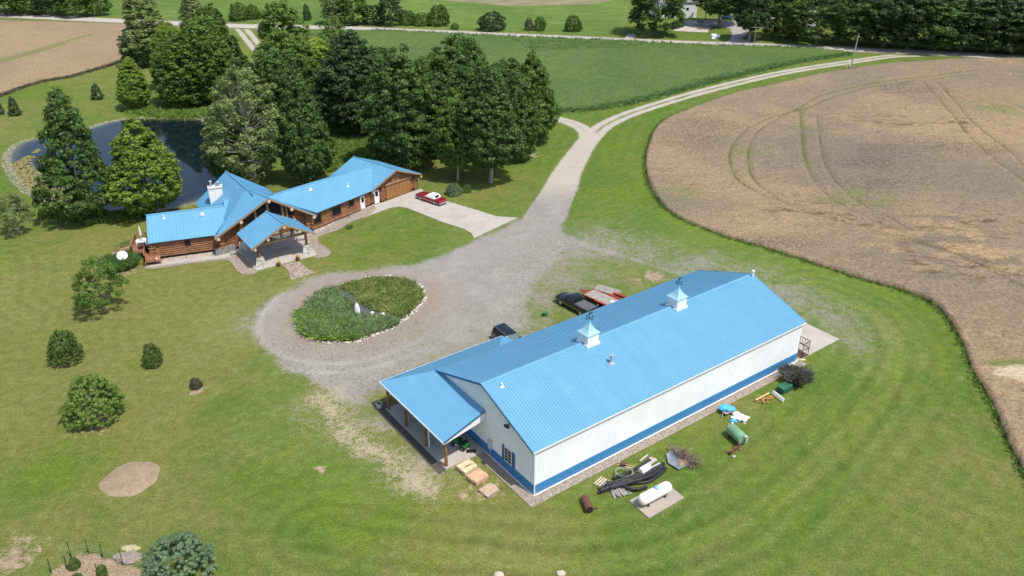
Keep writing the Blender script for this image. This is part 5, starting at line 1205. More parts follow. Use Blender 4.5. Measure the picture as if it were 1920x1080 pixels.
for x_ in (-2.9, 2.86): m = MB(); m.box((x_, 0, .46), (.12, 1.86, .20)); m.build('bumper', M_CHROME, car, bevel=.03)
m = MB(); m.box((2.80, 0, .64), (.06, .75, .2)); m.build('grille', M_CHROME, car)
for s in (-1, 1): m = MB(); m.box((2.79, s*.66, .66), (.06, .38, .17)); m.build('headlight', M_GLASS if 0 else M_CHROME, car); m = MB(); m.box((-2.84, s*.80, .64), (.05, .16, .26)); m.build('tail_light', paint('tail_red', (.4, .01, .01)) if s < 0 else bpy.data.materials['tail_red'], car)
for s in (-1, 1): m = MB(); m.box((0, s*.985, .42), (5.2, .02, .05)); m.build('side_trim', M_CHROME, car); m = MB(); m.box((.45, s*1.05, .98), (.12, .16, .10)); m.build('mirror', M_CHROME, car)
wheels(car, (1.63, -1.6), .93, .36, M_CHROME)
# black SUV nosing in beside the porch
ra_, rb2 = (G(927, 612, 1.8)+G(944, 604, 1.8))/2, (G(978, 628, 1.8)+G(955, 637, 1.8))/2; dv = (rb2-ra_).normalized(); cs_ = ra_+dv*2.1
PB_ = paint('black_paint', (.006, .006, .008))
suv = thing('black_suv', 'black sport utility vehicle parked nose in against the barn porch', 'car', (cs_.x, cs_.y, .02), math.atan2(dv.y, dv.x))
m = MB(); m.loft([sect(-2.4, .88, .45, 1.0), sect(-2.3, .95, .35, 1.08), sect(-1, .98, .32, 1.1), sect(.9, .98, .32, 1.1), sect(1.3, .97, .34, 1.06), sect(2.3, .92, .38, .98), sect(2.45, .85, .45, .85)]); m.build('body', PB_, suv, smooth_=True)
m = MB(); v = frustum(m, (-2.3, 1.25, .90), (-2.1, .55, .72), 1.06, 1.78); m.build('cabin', PB_, suv, bevel=.09, smooth_=True)
for f_, u0, u1, w0, w1, nm in ((SIDE_L, .04, .94, .12, .80, 'side_window'), (SIDE_R, .04, .94, .12, .80, 'side_window'), (REAR, .08, .92, .15, .85, 'rear_window')): pane(v, f_, u0, u1, w0, w1, .02).build(nm, M_GLASS, suv)
pane(v, FRONT, .06, .94, .08, .9, .02).build('windshield', NT('pale_windshield', .1, .6).base((.10, .16, .16)).m, suv)
for s in (-1, 1): m = MB(); m.tube([(-2.0, s*.70, 1.80), (-1.9, s*.70, 1.85), (.3, s*.70, 1.85), (.45, s*.70, 1.79)], .022, 6); m.build('roof_rail', M_CHROME, suv); m = MB(); m.box((.8, s*1.06, 1.15), (.14, .2, .14)); m.build('mirror', PB_, suv, bevel=.03)
for s in (-1, 1): m = MB(); m.box((0, s*.99, .62), (4.2, .02, .05)); m.build('side_trim', M_CHROME, suv)
for x_ in (-2.42, 2.42): m = MB(); m.box((x_, 0, .52), (.14, 1.75, .22)); m.build('bumper', M_BLK, suv, bevel=.04)
wheels(suv, (1.5, -1.45), .95, .38)
# black pickup with a grey bed cover
b0, b1 = (G(1074, 570, 1.15)+G(1097, 563, 1.15))/2, (G(1119, 573, 1.15)+G(1094, 582, 1.15))/2; dv = (b0-b1).normalized(); pc = b0+dv*.55
pk = thing('black_pickup', 'black pickup truck with flat grey bed cover behind the barn roof', 'pickup truck', (pc.x, pc.y, .02), math.atan2(dv.y, dv.x))
m = MB(); m.loft([sect(-2.95, .92, .48, 1.06), sect(-2.8, .98, .42, 1.14), sect(-.4, 1.0, .40, 1.14), sect(1.1, 1.0, .40, 1.14), sect(1.5, 1.0, .40, 1.16), sect(2.6, .95, .42, 1.08), sect(2.85, .86, .48, .96)]); m.build('body', PB_, pk, smooth_=True)
m = MB(); v = frustum(m, (-.55, 1.35, .92), (-.35, .70, .76), 1.12, 1.80); m.build('cab', PB_, pk, bevel=.08, smooth_=True)
for f_, u0, u1, w0, w1, nm in ((SIDE_L, .06, .94, .12, .82, 'side_window'), (SIDE_R, .06, .94, .12, .82, 'side_window'), (REAR, .08, .92, .15, .85, 'rear_window'), (FRONT, .06, .94, .08, .9, 'windshield')): pane(v, f_, u0, u1, w0, w1, .02).build(nm, M_GLASS, pk)
m = MB(); m.box((-1.72, 0, 1.19), (2.3, 1.72, .05)); m.build('bed_cover', simple('grey_vinyl', (.10, .10, .11), .7), pk, bevel=.02)
for x_ in (-2.98, 2.86): m = MB(); m.box((x_, 0, .60), (.12, 1.8, .20)); m.build('bumper', M_CHROME, pk, bevel=.03)
for s in (-1, 1): m = MB(); m.box((.1, s*1.01, .66), (5.2, .02, .04)); m.build('side_trim', M_CHROME, pk); m = MB(); m.box((2.82, s*.68, .88), (.07, .36, .18)); m.build('headlight', M_CHROME, pk); m = MB(); m.box((1.0, s*1.1, 1.22), (.14, .22, .16)); m.build('mirror', PB_, pk, bevel=.03)
wheels(pk, (1.75, -1.75), .97, .40, M_CHROME)
# red flat trailer beside it
tl0, tl1 = (G(1094, 550, .75)+G(1112, 543, .75))/2, (G(1168, 562, .75)+G(1135, 573, .75))/2; dv = (tl1-tl0).normalized(); tc = tl0+dv*2.9
tr_ = thing('flatbed_trailer', 'red flatbed trailer with worn grey plank deck beside the black pickup', 'trailer', (tc.x, tc.y, 0), math.atan2(dv.y, dv.x))
m = MB(); m.box((0, 0, .68), (5.6, 2.0, .06))
for k in range(9): m.box((0, -.9+k*.225, .715), (5.55, .20, .015))
m.build('deck', M_GREY, tr_)
m = MB()
for s in (-1, 1): m.box((0, s*1.06, .66), (5.8, .12, .2)); 
for x_ in (-2.86, 2.86): m.box((x_, 0, .66), (.12, 2.2, .2))
m.beam((-2.9, 0, .55), (-4.3, 0, .5), .1, .1); m.beam((-2.9, .7, .58), (-4.2, 0, .5), .08, .08); m.beam((-2.9, -.7, .58), (-4.2, 0, .5), .08, .08); m.build('frame', M_RED, tr_)
m = MB(); m.box((1.2, 0, .78), (.8, .5, .1), rz=.3); m.build('white_sack', M_WPAINT, tr_, bevel=.03)
for s in (-1, 1): m = MB(); m.box((.3, s*1.25, .78), (2.0, .3, .06)); m.build('fender', M_RED, tr_)
wheels(tr_, (-.2, .8), 1.32, .33)
rp = G(1166, 558); m = MB(); m.box((0, 0, .25), (2.6, .35, .12)); m.box((0, .0, .12), (.3, .3, .2)); rmp = m.build('loading_ramp', M_RED); rmp.location = (rp.x, rp.y, 0); rmp.rotation_euler = (0, 0, math.atan2(dv.y, dv.x)+.1); tag(rmp, 'red steel ramp lying at the far side of the flatbed trailer', 'ramp')
gp = G(1139, 545); m = MB(); m.box((0, 0, .06), (3.4, 1.6, .08))
for k in range(6): m.box((0, -.7+k*.28, .12), (3.3, .22, .03))
o = m.build('plank_pallet', M_GREY); o.location = (gp.x, gp.y, 0); o.rotation_euler = (0, 0, -.55); tag(o, 'grey board platform on the ground behind the red trailer', 'pallet')
sp_ = G(1022, 592); m = MB(); m.lathe([(.30, 0), (.34, .5)], (0, 0, 0), 14); o = m.build('planter_tub', simple('green_tub', (.05, .16, .06), .6)); o.location = (sp_.x, sp_.y, 0); tag(o, 'green tub on the gravel just behind the barn roof edge', 'tub')
# ------------------------------------------------------------------ yard clutter along the barn
def at(o, px, py, rz=0, z=0): p = G(px, py); o.location = (p.x, p.y, z); o.rotation_euler = (0, 0, rz); return o
def LT(name, label, cat, px, py, rz=0, group=None, z=0): p = G(px, py); return thing(name, label, cat, (p.x, p.y, z), rz, group)
pd = [(6.31, -5.54), (10.6, -5.6), (10.5, -8.1), (6.17, -8.12)]
tag(flat('concrete_pad', bpoly(pd), .09, simple('pad_concrete', (.36, .31, .26), .9, var=.1, scale=.8, coord='pos'), .09), kind='structure')
tp = BW(8.15, -6.75); tk = thing('propane_tank', 'white horizontal propane tank with light blue cap on a concrete pad', 'propane tank', (tp.x, tp.y, .09), BA-.03)
m = MB(); m.lathe([(.02, -1.83), (.22, -1.80), (.38, -1.70), (.48, -1.55), (.52, -1.38), (.52, 1.38), (.48, 1.55), (.38, 1.70), (.22, 1.80), (.02, 1.83)], (0, 0, .74), 28, 'x'); m.build('tank', simple('cream_tank', (.80, .77, .70), .45, var=.04), tk, smooth_=True)
m = MB(); m.lathe([(.24, 1.20), (.24, 1.33), (.16, 1.42), (.03, 1.45)], (.15, 0, 0), 16); m.build('valve_dome', simple('pale_blue', (.22, .50, .60), .5), tk, smooth_=True)
for x_ in (-1.0, 1.0): m = MB(); m.box((x_, 0, .14), (.14, .8, .3)); m.build('foot', M_RUST, tk)
# rusty roller
q0, q1 = BW(2.55, -4.5, .36), BW(3.1, -3.25, .36); m = MB(); mid = (q0+q1)/2; dv = (q1-q0).normalized()
dr_ = thing('lawn_roller', 'rusty brown steel roller drum lying on the grass near the barn corner', 'lawn roller', (mid.x, mid.y, 0), math.atan2(dv.y, dv.x))
m = MB(); m.lathe([(.32, -.78), (.36, -.78), (.36, .78), (.32, .78), (.32, .70), (.32, -.70)][:4], (0, 0, .36), 20, 'x'); m.build('drum', M_RUST, dr_, smooth_=False)
m = MB(); m.lathe([(.30, -.80), (.30, -.782)], (0, 0, .36), 16, 'x'); m.build('drum_end', M_BLK, dr_)
m = MB(); m.cyl((-.85, 0, .36), (-.7, 0, .36), .05); m.beam((-.5, -.36, .3), (-.4, -.9, .05), .06, .06); m.build('axle', M_RUST, dr_)
def pallet(px, py, rz, label, mat, n=5, miss=(), name='pallet'):
    r = LT(name, label, 'pallet', px, py, rz, 'pallets beside the barn')
    m = MB()
    for i in (-.45, 0, .45): m.box((i, 0, .06), (.06, 1.15, .09))
    m.build('stringers', M_GREY, r); m = MB()
    for k in range(n):
        if k in miss: continue
        m.box((0, -.5+k*1.0/(n-1), .13), (1.25, .15, .022), rz=random.uniform(-.03, .03))
    m.build('deck_boards', mat, r); return r
PLM = simple('pallet_wood', (.50, .43, .34), .85, var=.2, scale=3)
pallet(1130, 907, BA+.25, 'pale wooden pallet at the left end of the black pipe pile', PLM)
pallet(1215, 865, BA+.2, 'pale pallet with a crooked board behind the black pipe pile', PLM, 5, (3,))
# pipes
pz = thing('drain_pipe_pile', 'pile of long black corrugated drain pipes lying on the grass', 'pipes', tuple(G(1185, 898)), 0)
def pth(pts): return [G(a, b, z) - Vector(pz.location) for a, b, z in pts]
M_PIPE = simple('black_plastic', (.022, .023, .026), .45, var=.2, scale=4)
PP = [[(1119, 918, .15), (1150, 905, .2), (1190, 893, .22), (1225, 880, .2), (1248, 868, .2)], [(1118, 925, .15), (1150, 914, .2), (1185, 906, .15), (1215, 905, .15), (1240, 888, .2), (1249, 876, .2)],
    [(1134, 904, .4), (1160, 906, .4), (1178, 915, .4), (1195, 918, .3), (1215, 912, .2)], [(1145, 899, .15), (1180, 885, .15), (1205, 872, .15), (1222, 863, .15)], [(1130, 912, .35), (1170, 897, .4), (1215, 884, .4), (1244, 872, .35)],
    [(1155, 898, .15), (1190, 880, .15), (1212, 866, .15), (1218, 861, .15)], [(1160, 902, .5), (1200, 895, .5), (1232, 880, .4), (1246, 866, .35)], [(1150, 905, .4), (1185, 901, .45), (1220, 895, .35), (1243, 880, .3)], [(1122, 922, .42), (1155, 908, .45), (1200, 893, .45), (1240, 873, .4)], [(1140, 916, .45), (1180, 905, .5), (1222, 892, .45), (1247, 872, .35)]]
for i, q_ in enumerate(PP):
    q3 = pth(q_); f_ = []
    for j in range(len(q3)-1):
        for k in range(14): f_.append(q3[j].lerp(q3[j+1], k/14))
    f_.append(q3[-1]); sm = [sum((f_[max(0, min(len(f_)-1, j+d))] for d in range(-6, 7)), Vector())/13 for j in range(len(f_))]
    m = MB(); r = .165 if i < 5 or i > 7 else .12; n = 8; rings = []
    for j, p in enumerate(sm):
        d = (sm[min(j+1, len(sm)-1)]-sm[max(j-1, 0)]).normalized(); x_ = d.cross(Vector((0, 0, 1))).normalized(); y_ = d.cross(x_); rr_ = r*(1.0 if j % 2 else .90)
        rings.append([tuple(p+x_*rr_*math.cos(a)+y_*rr_*math.sin(a)) for a in [2*math.pi*k/n for k in range(n)]])
    m.loft(rings); m.build('pipe', M_PIPE, pz, smooth_=True)
m = MB()
for k in range(3):
    pts = [Vector((G(1170, 893)-Vector(pz.location)).to_tuple())+Vector((.75*math.cos(t_)*(1+.06*k), .55*math.sin(t_)*(1+.06*k), .48+.03*k)) for t_ in [i*2*math.pi/20 for i in range(21)]]; m.tube(pts, .018, 5)
m.build('hose_coil', simple('grey_hose', (.30, .31, .31), .5), pz)
wt = LT('water_tank', 'white plastic barrel lying on top of the black pipes', 'barrel', 1208, 890, BA+.05); m = MB(); m.lathe([(.30, -.58), (.33, -.52), (.33, .52), (.30, .58)], (0, 0, .68), 20, 'x'); m.build('barrel', simple('white_plastic', (.80, .80, .78), .4, var=.03), wt, smooth_=True)
m = MB(); m.lathe([(.345, -.03), (.345, .03)], (.36, 0, .68), 20, 'x'); m.build('band', M_GREY, wt)
for k, (px, py, lb) in enumerate(((1221, 869, 'grey concrete post nearer the barn behind the white barrel'), (1228, 877, 'second grey concrete post beside the white barrel'))):
    m = MB(); m.box((0, 0, .15), (1.3, .26, .2)); o = m.build('concrete_post', simple('post_concrete', (.45, .43, .40), .9) if k == 0 else bpy.data.materials['post_concrete'], bevel=.03); at(o, px, py, BA); tag(o, lb, 'concrete post')
ss = LT('slat_stack', 'heap of weathered grey boards below the black pipes', 'boards', 1158, 926, BA-.2); m = MB()
for k in range(11): m.box((-.5+k*.12+random.uniform(-.03, .03), random.uniform(-.06, .06), .1+.04*(k % 4)), (.09, 1.1, .03), rz=random.uniform(-.3, .3))
m.build('board_heap', simple('silver_boards', (.38, .36, .33), .9, var=.25, scale=5), ss); m = MB()
for k in range(4): m.box((.75, -.45+k*.28, .08), (.9, .10, .03))
m.box((.4, 0, .04), (.08, 1.0, .05)); m.box((1.1, 0, .04), (.08, 1.0, .05)); m.build('broken_pallet', M_GREY, ss)
bf = LT('wooden_horse', 'small brown wooden frame with two legs beside the gravel strip', 'wood frame', 1169, 873, BA-1.0); m = MB(); m.box((0, 0, .22), (.5, .5, .18)); m.build('block', M_RUST, bf, bevel=.02); m = MB()
for s in (-.14, .14): m.box((.2, s, .07), (1.5, .07, .05))
m.build('rails', M_PINE, bf)
# sheet metal with brush
sm_ = LT('metal_sheet', 'bent grey metal sheet lying under a pile of brush', 'sheet metal', 1272, 862, 0); o0 = Vector(sm_.location)
m = MB(); sh_ = [G(a, b, .22)-o0 for a, b in ((1249, 851), (1256, 845), (1283, 848), (1298, 868), (1273, 880), (1253, 868))]; m.slab(sh_, .05); m.build('sheet', simple('blue_grey_metal', (.33, .36, .40), .4, .5, var=.25, scale=2), sm_)
m = MB(); m.slab([p+Vector((0, 0, .03)) for p in (G(1270, 862, .24)-o0, G(1286, 858, .24)-o0, G(1294, 868, .24)-o0, G(1275, 876, .24)-o0)], .02); m.build('rusty_patch', simple('rusty_tin', (.30, .21, .16), .6, .2, var=.3, scale=3), sm_)
br = LT('brush_pile', 'tangled heap of dry brown branches on the metal sheet', 'brush pile', 1284, 862, 0); g_ = random.Random(4); m = MB(); m2 = MB()
dirn = (G(1300, 872)-G(1252, 845)).normalized()
for k in range(230):
    c0 = Vector((0, 0, .25))+dirn*g_.uniform(-1.7, 1.2)+Vector((g_.uniform(-.35, .35), g_.uniform(-.35, .35), g_.uniform(0, .45))); d = (dirn*g_.uniform(.4, 1.2)+Vector((g_.uniform(-.7, .7), g_.uniform(-.7, .7), g_.uniform(-.12, .25)))); ln = g_.uniform(.4, 1.3)
    (m if k % 2 else m2).cyl(c0, c0+d.normalized()*ln, g_.uniform(.014, .032), .008, n=4, caps=False)
m.build('branches', simple('dry_branch', (.26, .19, .15), .9, var=.4), br); m2.build('dark_branches', simple('dark_branch', (.12, .09, .075), .9, var=.4), br)
m = MB(); a_, b_ = G(1276, 853, .4)-Vector(br.location), G(1296, 876, .1)-Vector(br.location); m.beam(a_, b_, .09, .07); m.build('long_stick', M_PINE, br)
# green fuel tank on its stand, and implement
e0, e1 = G(1370, 801, .9), G(1393, 822, .9); dv = (e1-e0).normalized(); mid = (e0+e1)/2
ft = thing('fuel_tank', 'green cylindrical fuel tank with pump at its right end', 'fuel tank', (mid.x, mid.y, 0), math.atan2(dv.y, dv.x)); M_FG = simple('faded_green', (.17, .34, .20), .6, var=.15, scale=1)
m = MB(); m.lathe([(.05, -1.0), (.52, -.98), (.55, -.94), (.55, .94), (.52, .98), (.05, 1.0)], (0, 0, .80), 26, 'x'); m.build('tank', M_FG, ft, smooth_=True)
for x_ in (-.6, .6): m = MB(); m.box((x_, 0, .14), (.12, .9, .28)); m.build('saddle', M_RUST, ft)
m = MB(); m.box((1.05, .25, 1.0), (.3, .3, .35)); m.box((1.0, .35, .65), (.2, .2, .5)); m.build('pump', simple('pump_grey', (.6, .6, .6), .5), ft, bevel=.03)
m = MB(); m.tube([(1.1, .3, 1.2), (1.3, .1, 1.1), (1.35, -.1, .7), (1.2, -.2, .4), (1.0, 0, .5)], .03, 6); m.build('hose', M_BLK, ft)
m = MB(); m.cyl((-.9, .1, 1.3), (-.9, .1, 1.45), .09); m.build('fill_cap', M_WPAINT, ft)
im = LT('steel_implement', 'rusty brown steel implement standing below the green fuel tank', 'implement', 1377, 848, .75); m = MB()
m.beam((-.8, 0, .35), (.8, 0, .35), .14, .3); m.beam((-.8, .12, .15), (.8, .12, .15), .08, .1); m.build('beam', M_RUST, im)
m = MB()
for x_ in (-.3, .5): m.beam((x_, .05, .3), (x_, .05, 1.05), .09, .07)
m.beam((-.6, 0, .1), (-.6, .7, .05), .08, .06); m.beam((.6, 0, .1), (.6, -.3, .02), .08, .06); m.build('uprights', M_RUST, im)
# blue tarp bale on a cart, white bags
tb = LT('utility_cart', 'small grey cart carrying a bundled light blue tarp', 'cart', 1364, 773, BA-.1); m = MB(); m.box((0, 0, .32), (1.5, 1.0, .07))
for k in range(5): m.box((-.62+k*.31, 0, .37), (.24, 1.1, .03))
m.beam((-.8, -.1, .25), (-1.2, -.5, .1), .06, .06); m.build('platform', M_GREY, tb)
for s in (-.45, .45): m = MB(); m.cyl((.2, s-.04, .17), (.2, s+.04, .17), .17, n=12); m.build('wheel', M_TYRE, tb)
def crumple(name, label, cat, px, py, r, sq, mat, seed, z=.0, parts=5, sp=.3):
    p = G(px, py, z); g = random.Random(seed); bm = bmesh.new(); m = MB()
    for k in range(parts): m.blob((g.uniform(-sp, sp), g.uniform(-sp, sp)*.7, r*sq*.8), r*g.uniform(.7, 1.1), seed+k, (1.2, .9, sq), 2, .16)
    bm.free(); o = m.build(name, mat); o.location = (p.x, p.y, z); return tag(o, label, cat)
MT = simple('blue_tarp_cloth', (.06, .40, .72), .45, var=.2, scale=3)
crumple('blue_tarp', 'crumpled bright blue tarp bundled on the small cart', 'tarp', 1364, 769, .5, .5, MT, 3, .36, 6, .38)
crumple('white_sheet', 'heap of crumpled white plastic sheeting next to the cart', 'plastic sheet', 1383, 783, .42, .5, simple('white_sheeting', (.78, .78, .80), .5, var=.08), 9, 0, 7, .6)
crumple('blue_bag', 'small piece of blue tarp at the foot of the white sheeting', 'bag', 1376, 791, .24, .5, MT, 14, 0, 3, .2)
m = MB(); m.lathe([(.17, 0), (.19, .4), (.17, .41)], (0, 0, 0), 14); o = m.build('white_bucket', bpy.data.materials['white_plastic']); at(o, 1395, 793); tag(o, 'white plastic bucket at the right of the white sheeting', 'bucket')
crumple('feed_sack', 'pale tan sack resting above the white bucket', 'sack', 1400, 784, .25, .6, simple('tan_sack', (.62, .55, .42), .8), 21, 0, 2, .1)
wj = LT('lumber_scraps', 'heap of orange brown lumber scraps and a broken crate', 'lumber', 1440, 750, BA-.1); m = MB(); g_ = random.Random(8)
for k in range(16): m.box((g_.uniform(-.9, .6), g_.uniform(-.35, .35), .1+.04*(k % 5)), (g_.uniform(.4, 1.1), .09, .05), rz=g_.uniform(-1.3, 1.3))
m.build('scraps', simple('orange_wood', (.45, .24, .09), .8, var=.3), wj); m = MB(); m.cyl((-1.5, .35, .3), (.6, .5, .38), .09, .08, n=8); m.build('pole', M_PINE, wj)
wb = LT('white_board', 'white rigid panel leaning on the dark green bin', 'panel', 1458, 748, BA+HR(78)); m = MB(); m.box((0, 0, .38), (1.7, .12, .34), tilt=('X', .3)); m.build('panel', M_WPAINT, wb)  # plain white board propped by the bin
gb = LT('green_bin', 'dark green rectangular bin in front of the plume grass', 'bin', 1470, 733, BA); m = MB(); m.box((0, 0, .35), (1.5, .9, .6)); b = m.build('bin', simple('dark_green_plastic', (.02, .10, .06), .5), gb, bevel=.05); m = MB(); m.box((0, 0, .68), (1.56, .96, .06)); m.build('lid', simple('bin_lid', (.03, .13, .08), .5), gb, bevel=.02)
hy = LT('yard_hydrant', 'white topped yard hydrant at the rear barn corner', 'hydrant', 1487, 696, 0); m = MB(); m.cyl((0, 0, 0), (0, 0, .8), .05, n=8); m.build('pipe', M_GREY, hy); m = MB(); m.box((0, 0, .88), (.3, .16, .2)); m.beam((0, 0, .9), (.25, -.1, .8), .05, .05); m.build('head', M_WPAINT, hy, bevel=.03)
cg = thing('steel_cage', 'dark steel frame cage on the concrete apron at the barn corner', 'cage', tuple(BW(37.9, -.1, .07)), BA); m = MB()
for x_ in (0, 1.2):
    for y_ in (0, 1.3): m.beam((x_, y_, 0), (x_, y_, 1.9), .05, .05)
for z_ in (.05, 1.0, 1.88):
    for a_, b_ in (((0, 0), (1.2, 0)), ((1.2, 0), (1.2, 1.3)), ((1.2, 1.3), (0, 1.3)), ((0, 1.3), (0, 0))): m.beam((*a_, z_), (*b_, z_), .05, .05)
for k in range(1, 4): m.beam((.3*k, 0, 1.0), (.3*k, 0, 1.88), .03, .03); m.beam((1.2, .32*k, 1.0), (1.2, .32*k, 1.88), .03, .03)
m.beam((0, 0, .1), (1.2, 0, 1.0), .04, .04); m.build('frame', M_BLK, cg); m = MB(); m.box((.6, .65, .12), (1.1, 1.2, .05)); m.build('floor', M_RUST, cg)
crumple('yellow_bag', 'pale yellow bag lying beside the steel cage', 'bag', 1505, 675, .25, .5, simple('yellow_cloth', (.66, .55, .28), .8), 31, .0, 2, .2)
crumple('brown_bag', 'small brown bag between the cage and the barn corner', 'bag', 1497, 671, .2, .6, simple('brown_cloth', (.22, .15, .10), .8), 33, .0, 2, .1)
# lumber stacks in front of the porch
def stack(px, py, label, mat, n, w_, l_, rz, strap=True):
    r = LT('lumber_stack', label, 'lumber', px, py, rz, 'lumber stacks before the porch'); m = MB()
    for k in range(n):
        for j in range(7): m.box((random.uniform(-.05, .05)*(k == n-1), -w_/2+w_*(j+.5)/7, .14+k*.11), (l_*random.uniform(.93, 1.0), w_/7*.95, .095))
    m.build('boards', mat, r); m = MB()
    for x_ in (-l_*.35, l_*.35): m.box((x_, 0, .045), (.1, w_*1.05, .09))
    m.build('bearer', M_GREY, r); m = MB()
    for k in range(2): m.box((random.uniform(-.2, .2), random.uniform(-.2, .2), .14+n*.11-.03), (l_*.7, .12, .04), rz=random.uniform(-.25, .25))
    m.build('loose_board', M_PINE if mat is not M_PINE else M_GREY, r)
m1 = simple('cream_boards', (.66, .53, .34), .8, var=.12, scale=3); m2_ = simple('pink_boards', (.58, .36, .24), .8, var=.15, scale=3); m3_ = simple('aged_boards', (.45, .34, .26), .85, var=.15, scale=3)
stack(876, 881, 'cream coloured lumber stack nearest the porch slab', m1, 4, 1.3, 1.55, BA+.1)
stack(896, 899, 'reddish lumber stack between the cream and the flat grey one', m2_, 4, 1.3, 1.6, BA+.15)
stack(917, 922, 'low greyish brown lumber stack farthest from the porch', m3_, 2, 1.2, 1.5, BA+.12)
# tractor mower and items on the porch
mw = thing('garden_tractor', 'dark green riding mower parked under the porch roof', 'riding mower', tuple(BW(-1.6, 9.3, .12)), BA+1.9); MG = paint('tractor_green', (.02, .14, .05))
m = MB(); m.loft([[(x_, -w_, zb), (x_, -w_*.8, zt), (x_, w_*.8, zt), (x_, w_, zb)] for x_, w_, zb, zt in ((.2, .3, .4, .85), (.85, .28, .4, .88), (1.05, .24, .45, .78))]); m.box((-.35, 0, .5), (.9, .85, .18)); m.build('body', MG, mw, bevel=.03)
m = MB(); m.box((-.35, 0, .72), (.45, .45, .1)); m.box((-.58, 0, .95), (.1, .45, .4)); m.build('seat', M_BLK, mw, bevel=.04)
m = MB(); m.cyl((.15, 0, .8), (.0, 0, 1.05), .02); m.lathe([(.17, 0), (.19, .015), (.17, .03)], (-.02, 0, 1.05), 14); m.build('steering_wheel', M_BLK, mw)
wheels(mw, (-.45,), .48, .28, MG); wheels(mw, (.8,), .42, .2, MG)
crumple('clear_bag', 'pale translucent bag beside the green riding mower', 'bag', 858, 835, .3, .8, simple('pale_blue_plastic', (.45, .55, .62), .4), 41, .12, 3, .2)
bp = BW(-1.2, 8.2, .12); m = MB(); m.box((0, 0, .08), (.9, .4, .12)); o = m.build('boot_tray', M_BLK, bevel=.04); o.location = bp; o.rotation_euler = (0, 0, BA-.6); tag(o, 'black tray on the porch slab beside the riding mower', 'tray')
for (u, v, rz, lb) in ((-2.6, 16.6, .4, 'folding chair under the porch nearest the far corner'), (-2.9, 13.0, 2.2, 'dark folding chair under the middle of the porch')):
    p = BW(u, v, .12); ch_ = thing('folding_chair', lb, 'chair', tuple(p), BA+rz); m = MB(); m.box((0, 0, .45), (.45, .45, .04)); m.build('seat', M_BLK, ch_); m = MB(); m.box((-.25, 0, .75), (.04, .45, .4)); m.build('backrest', M_BLK, ch_); m = MB()
    for a_ in (-.2, .2): m.beam((-.28, a_, .95), (.22, a_, 0), .03, .03); m.beam((.22, a_, .45), (-.25, a_, 0), .03, .03)
    m.build('legs', M_GALV, ch_)
bk = LT('bucket_planter', 'light grey bucket on the ground at the outer porch corner', 'bucket', 711, 764); m = MB(); m.lathe([(.26, 0), (.32, .55), (.29, .56), (.27, .48)], (0, 0, 0), 18); m.build('bucket', simple('grey_plastic', (.55, .55, .53), .5), bk, smooth_=False); m = MB(); m.lathe([(.25, .44), (.26, .50), (.05, .54)], (0, 0, 0), 14); m.build('soil', M_RUST, bk)
# entry planters, benches, dish, garden etc.
def planter(px, py, lb, c): 
    r = LT('barrel_planter', lb, 'planter', px, py, 0, 'planters at the entry walk', .12); m = MB(); m.lathe([(.22, 0), (.30, .2), (.31, .3), (.26, .45)], (0, 0, 0), 16); m.build('barrel', M_RUST, r, smooth_=True); m = MB(); g = random.Random(px)
    for k in range(26): m.blob((g.uniform(-.22, .22), g.uniform(-.22, .22), .48+g.uniform(0, .22)), .07, k, lv=1)
    m.build('flowers', simple('flowers_'+c[0], c[1], .8, var=.4, scale=9), r)
planter(523, 499, 'left wooden barrel planter with yellow flowers by the walk', ('yellow', (.50, .38, .03))); planter(559, 489, 'right wooden barrel planter with amber flowers by the walk', ('amber', (.42, .24, .03)))
for px, py, lb in ((444, 478, 'pale stone bench on the slab left of the entry canopy'), (566, 452, 'pale stone bench on the slab right of the entry canopy')):
    r = LT('stone_bench', lb, 'bench', px, py, HR(19), None, .05); m = MB(); m.box((0, 0, .48), (1.6, .4, .1)); m.build('bench_top', M_CONC, r, bevel=.02)
    for x_ in (-.6, .6): m = MB(); m.box((x_, 0, .22), (.25, .32, .43)); m.build('bench_leg', M_CONC, r)
dsx = LT('satellite_dish', 'white satellite dish standing in the round grass clump', 'satellite dish', 234, 499, -1.15); m = MB(); R_ = [(.02, 0), (.30, .03), (.52, .09), (.68, .17), (.69, .18)]
m.lathe(R_+[(.60, .12), (.3, .04)][:0], (0, 0, 0), 28); rt = Matrix.Rotation(HR(42), 3, 'Y'); m.v = [tuple(rt @ Vector(p)+Vector((0, 0, 1.55))) for p in m.v]; m.build('dish', simple('dish_white', (.76, .77, .78), .5, var=.04), dsx, smooth_=True)
m = MB(); m.cyl((0, 0, 0), (0, 0, 1.55), .06); m.tube([(.0, 0, 1.55), tuple(rt @ Vector((0, 0, .7))+Vector((0, 0, 1.55)))], .03); m.build('mast', M_GALV, dsx)
st_ = LT('garden_statue', 'upright white stone standing in the middle of the island', 'standing stone', 671, 594); m = MB(); m.lathe([(.40, 0), (.46, .5), (.42, 1.2), (.28, 1.7), (.06, 1.95)], (0, 0, 0), 12); m.v = [(p[0]*.8, p[1]*.55, p[2]) for p in m.v]; m.build('stone', simple('white_rock', (.74, .74, .70), .8, var=.08), st_, smooth_=True)
for px, py, r, lb in ((622, 546, .35, 'white boulder at the far tip of the creek in the island'), (637, 556, .25, 'small pale boulder beside the creek in the island'), (723, 552, .3, 'low pale rock among the grass in the right half of the island'), (698, 588, .22, 'small pale rock on the near bank of the creek'), (718, 591, .25, 'pale rock at the right end of the creek')):
    m = MB(); m.blob((0, 0, .12), r, px, (1.2, .9, .8), 2, .15); o = m.build('boulder', bpy.data.materials['white_rock']); at(o, px, py, z=.03); tag(o, lb, 'boulder')
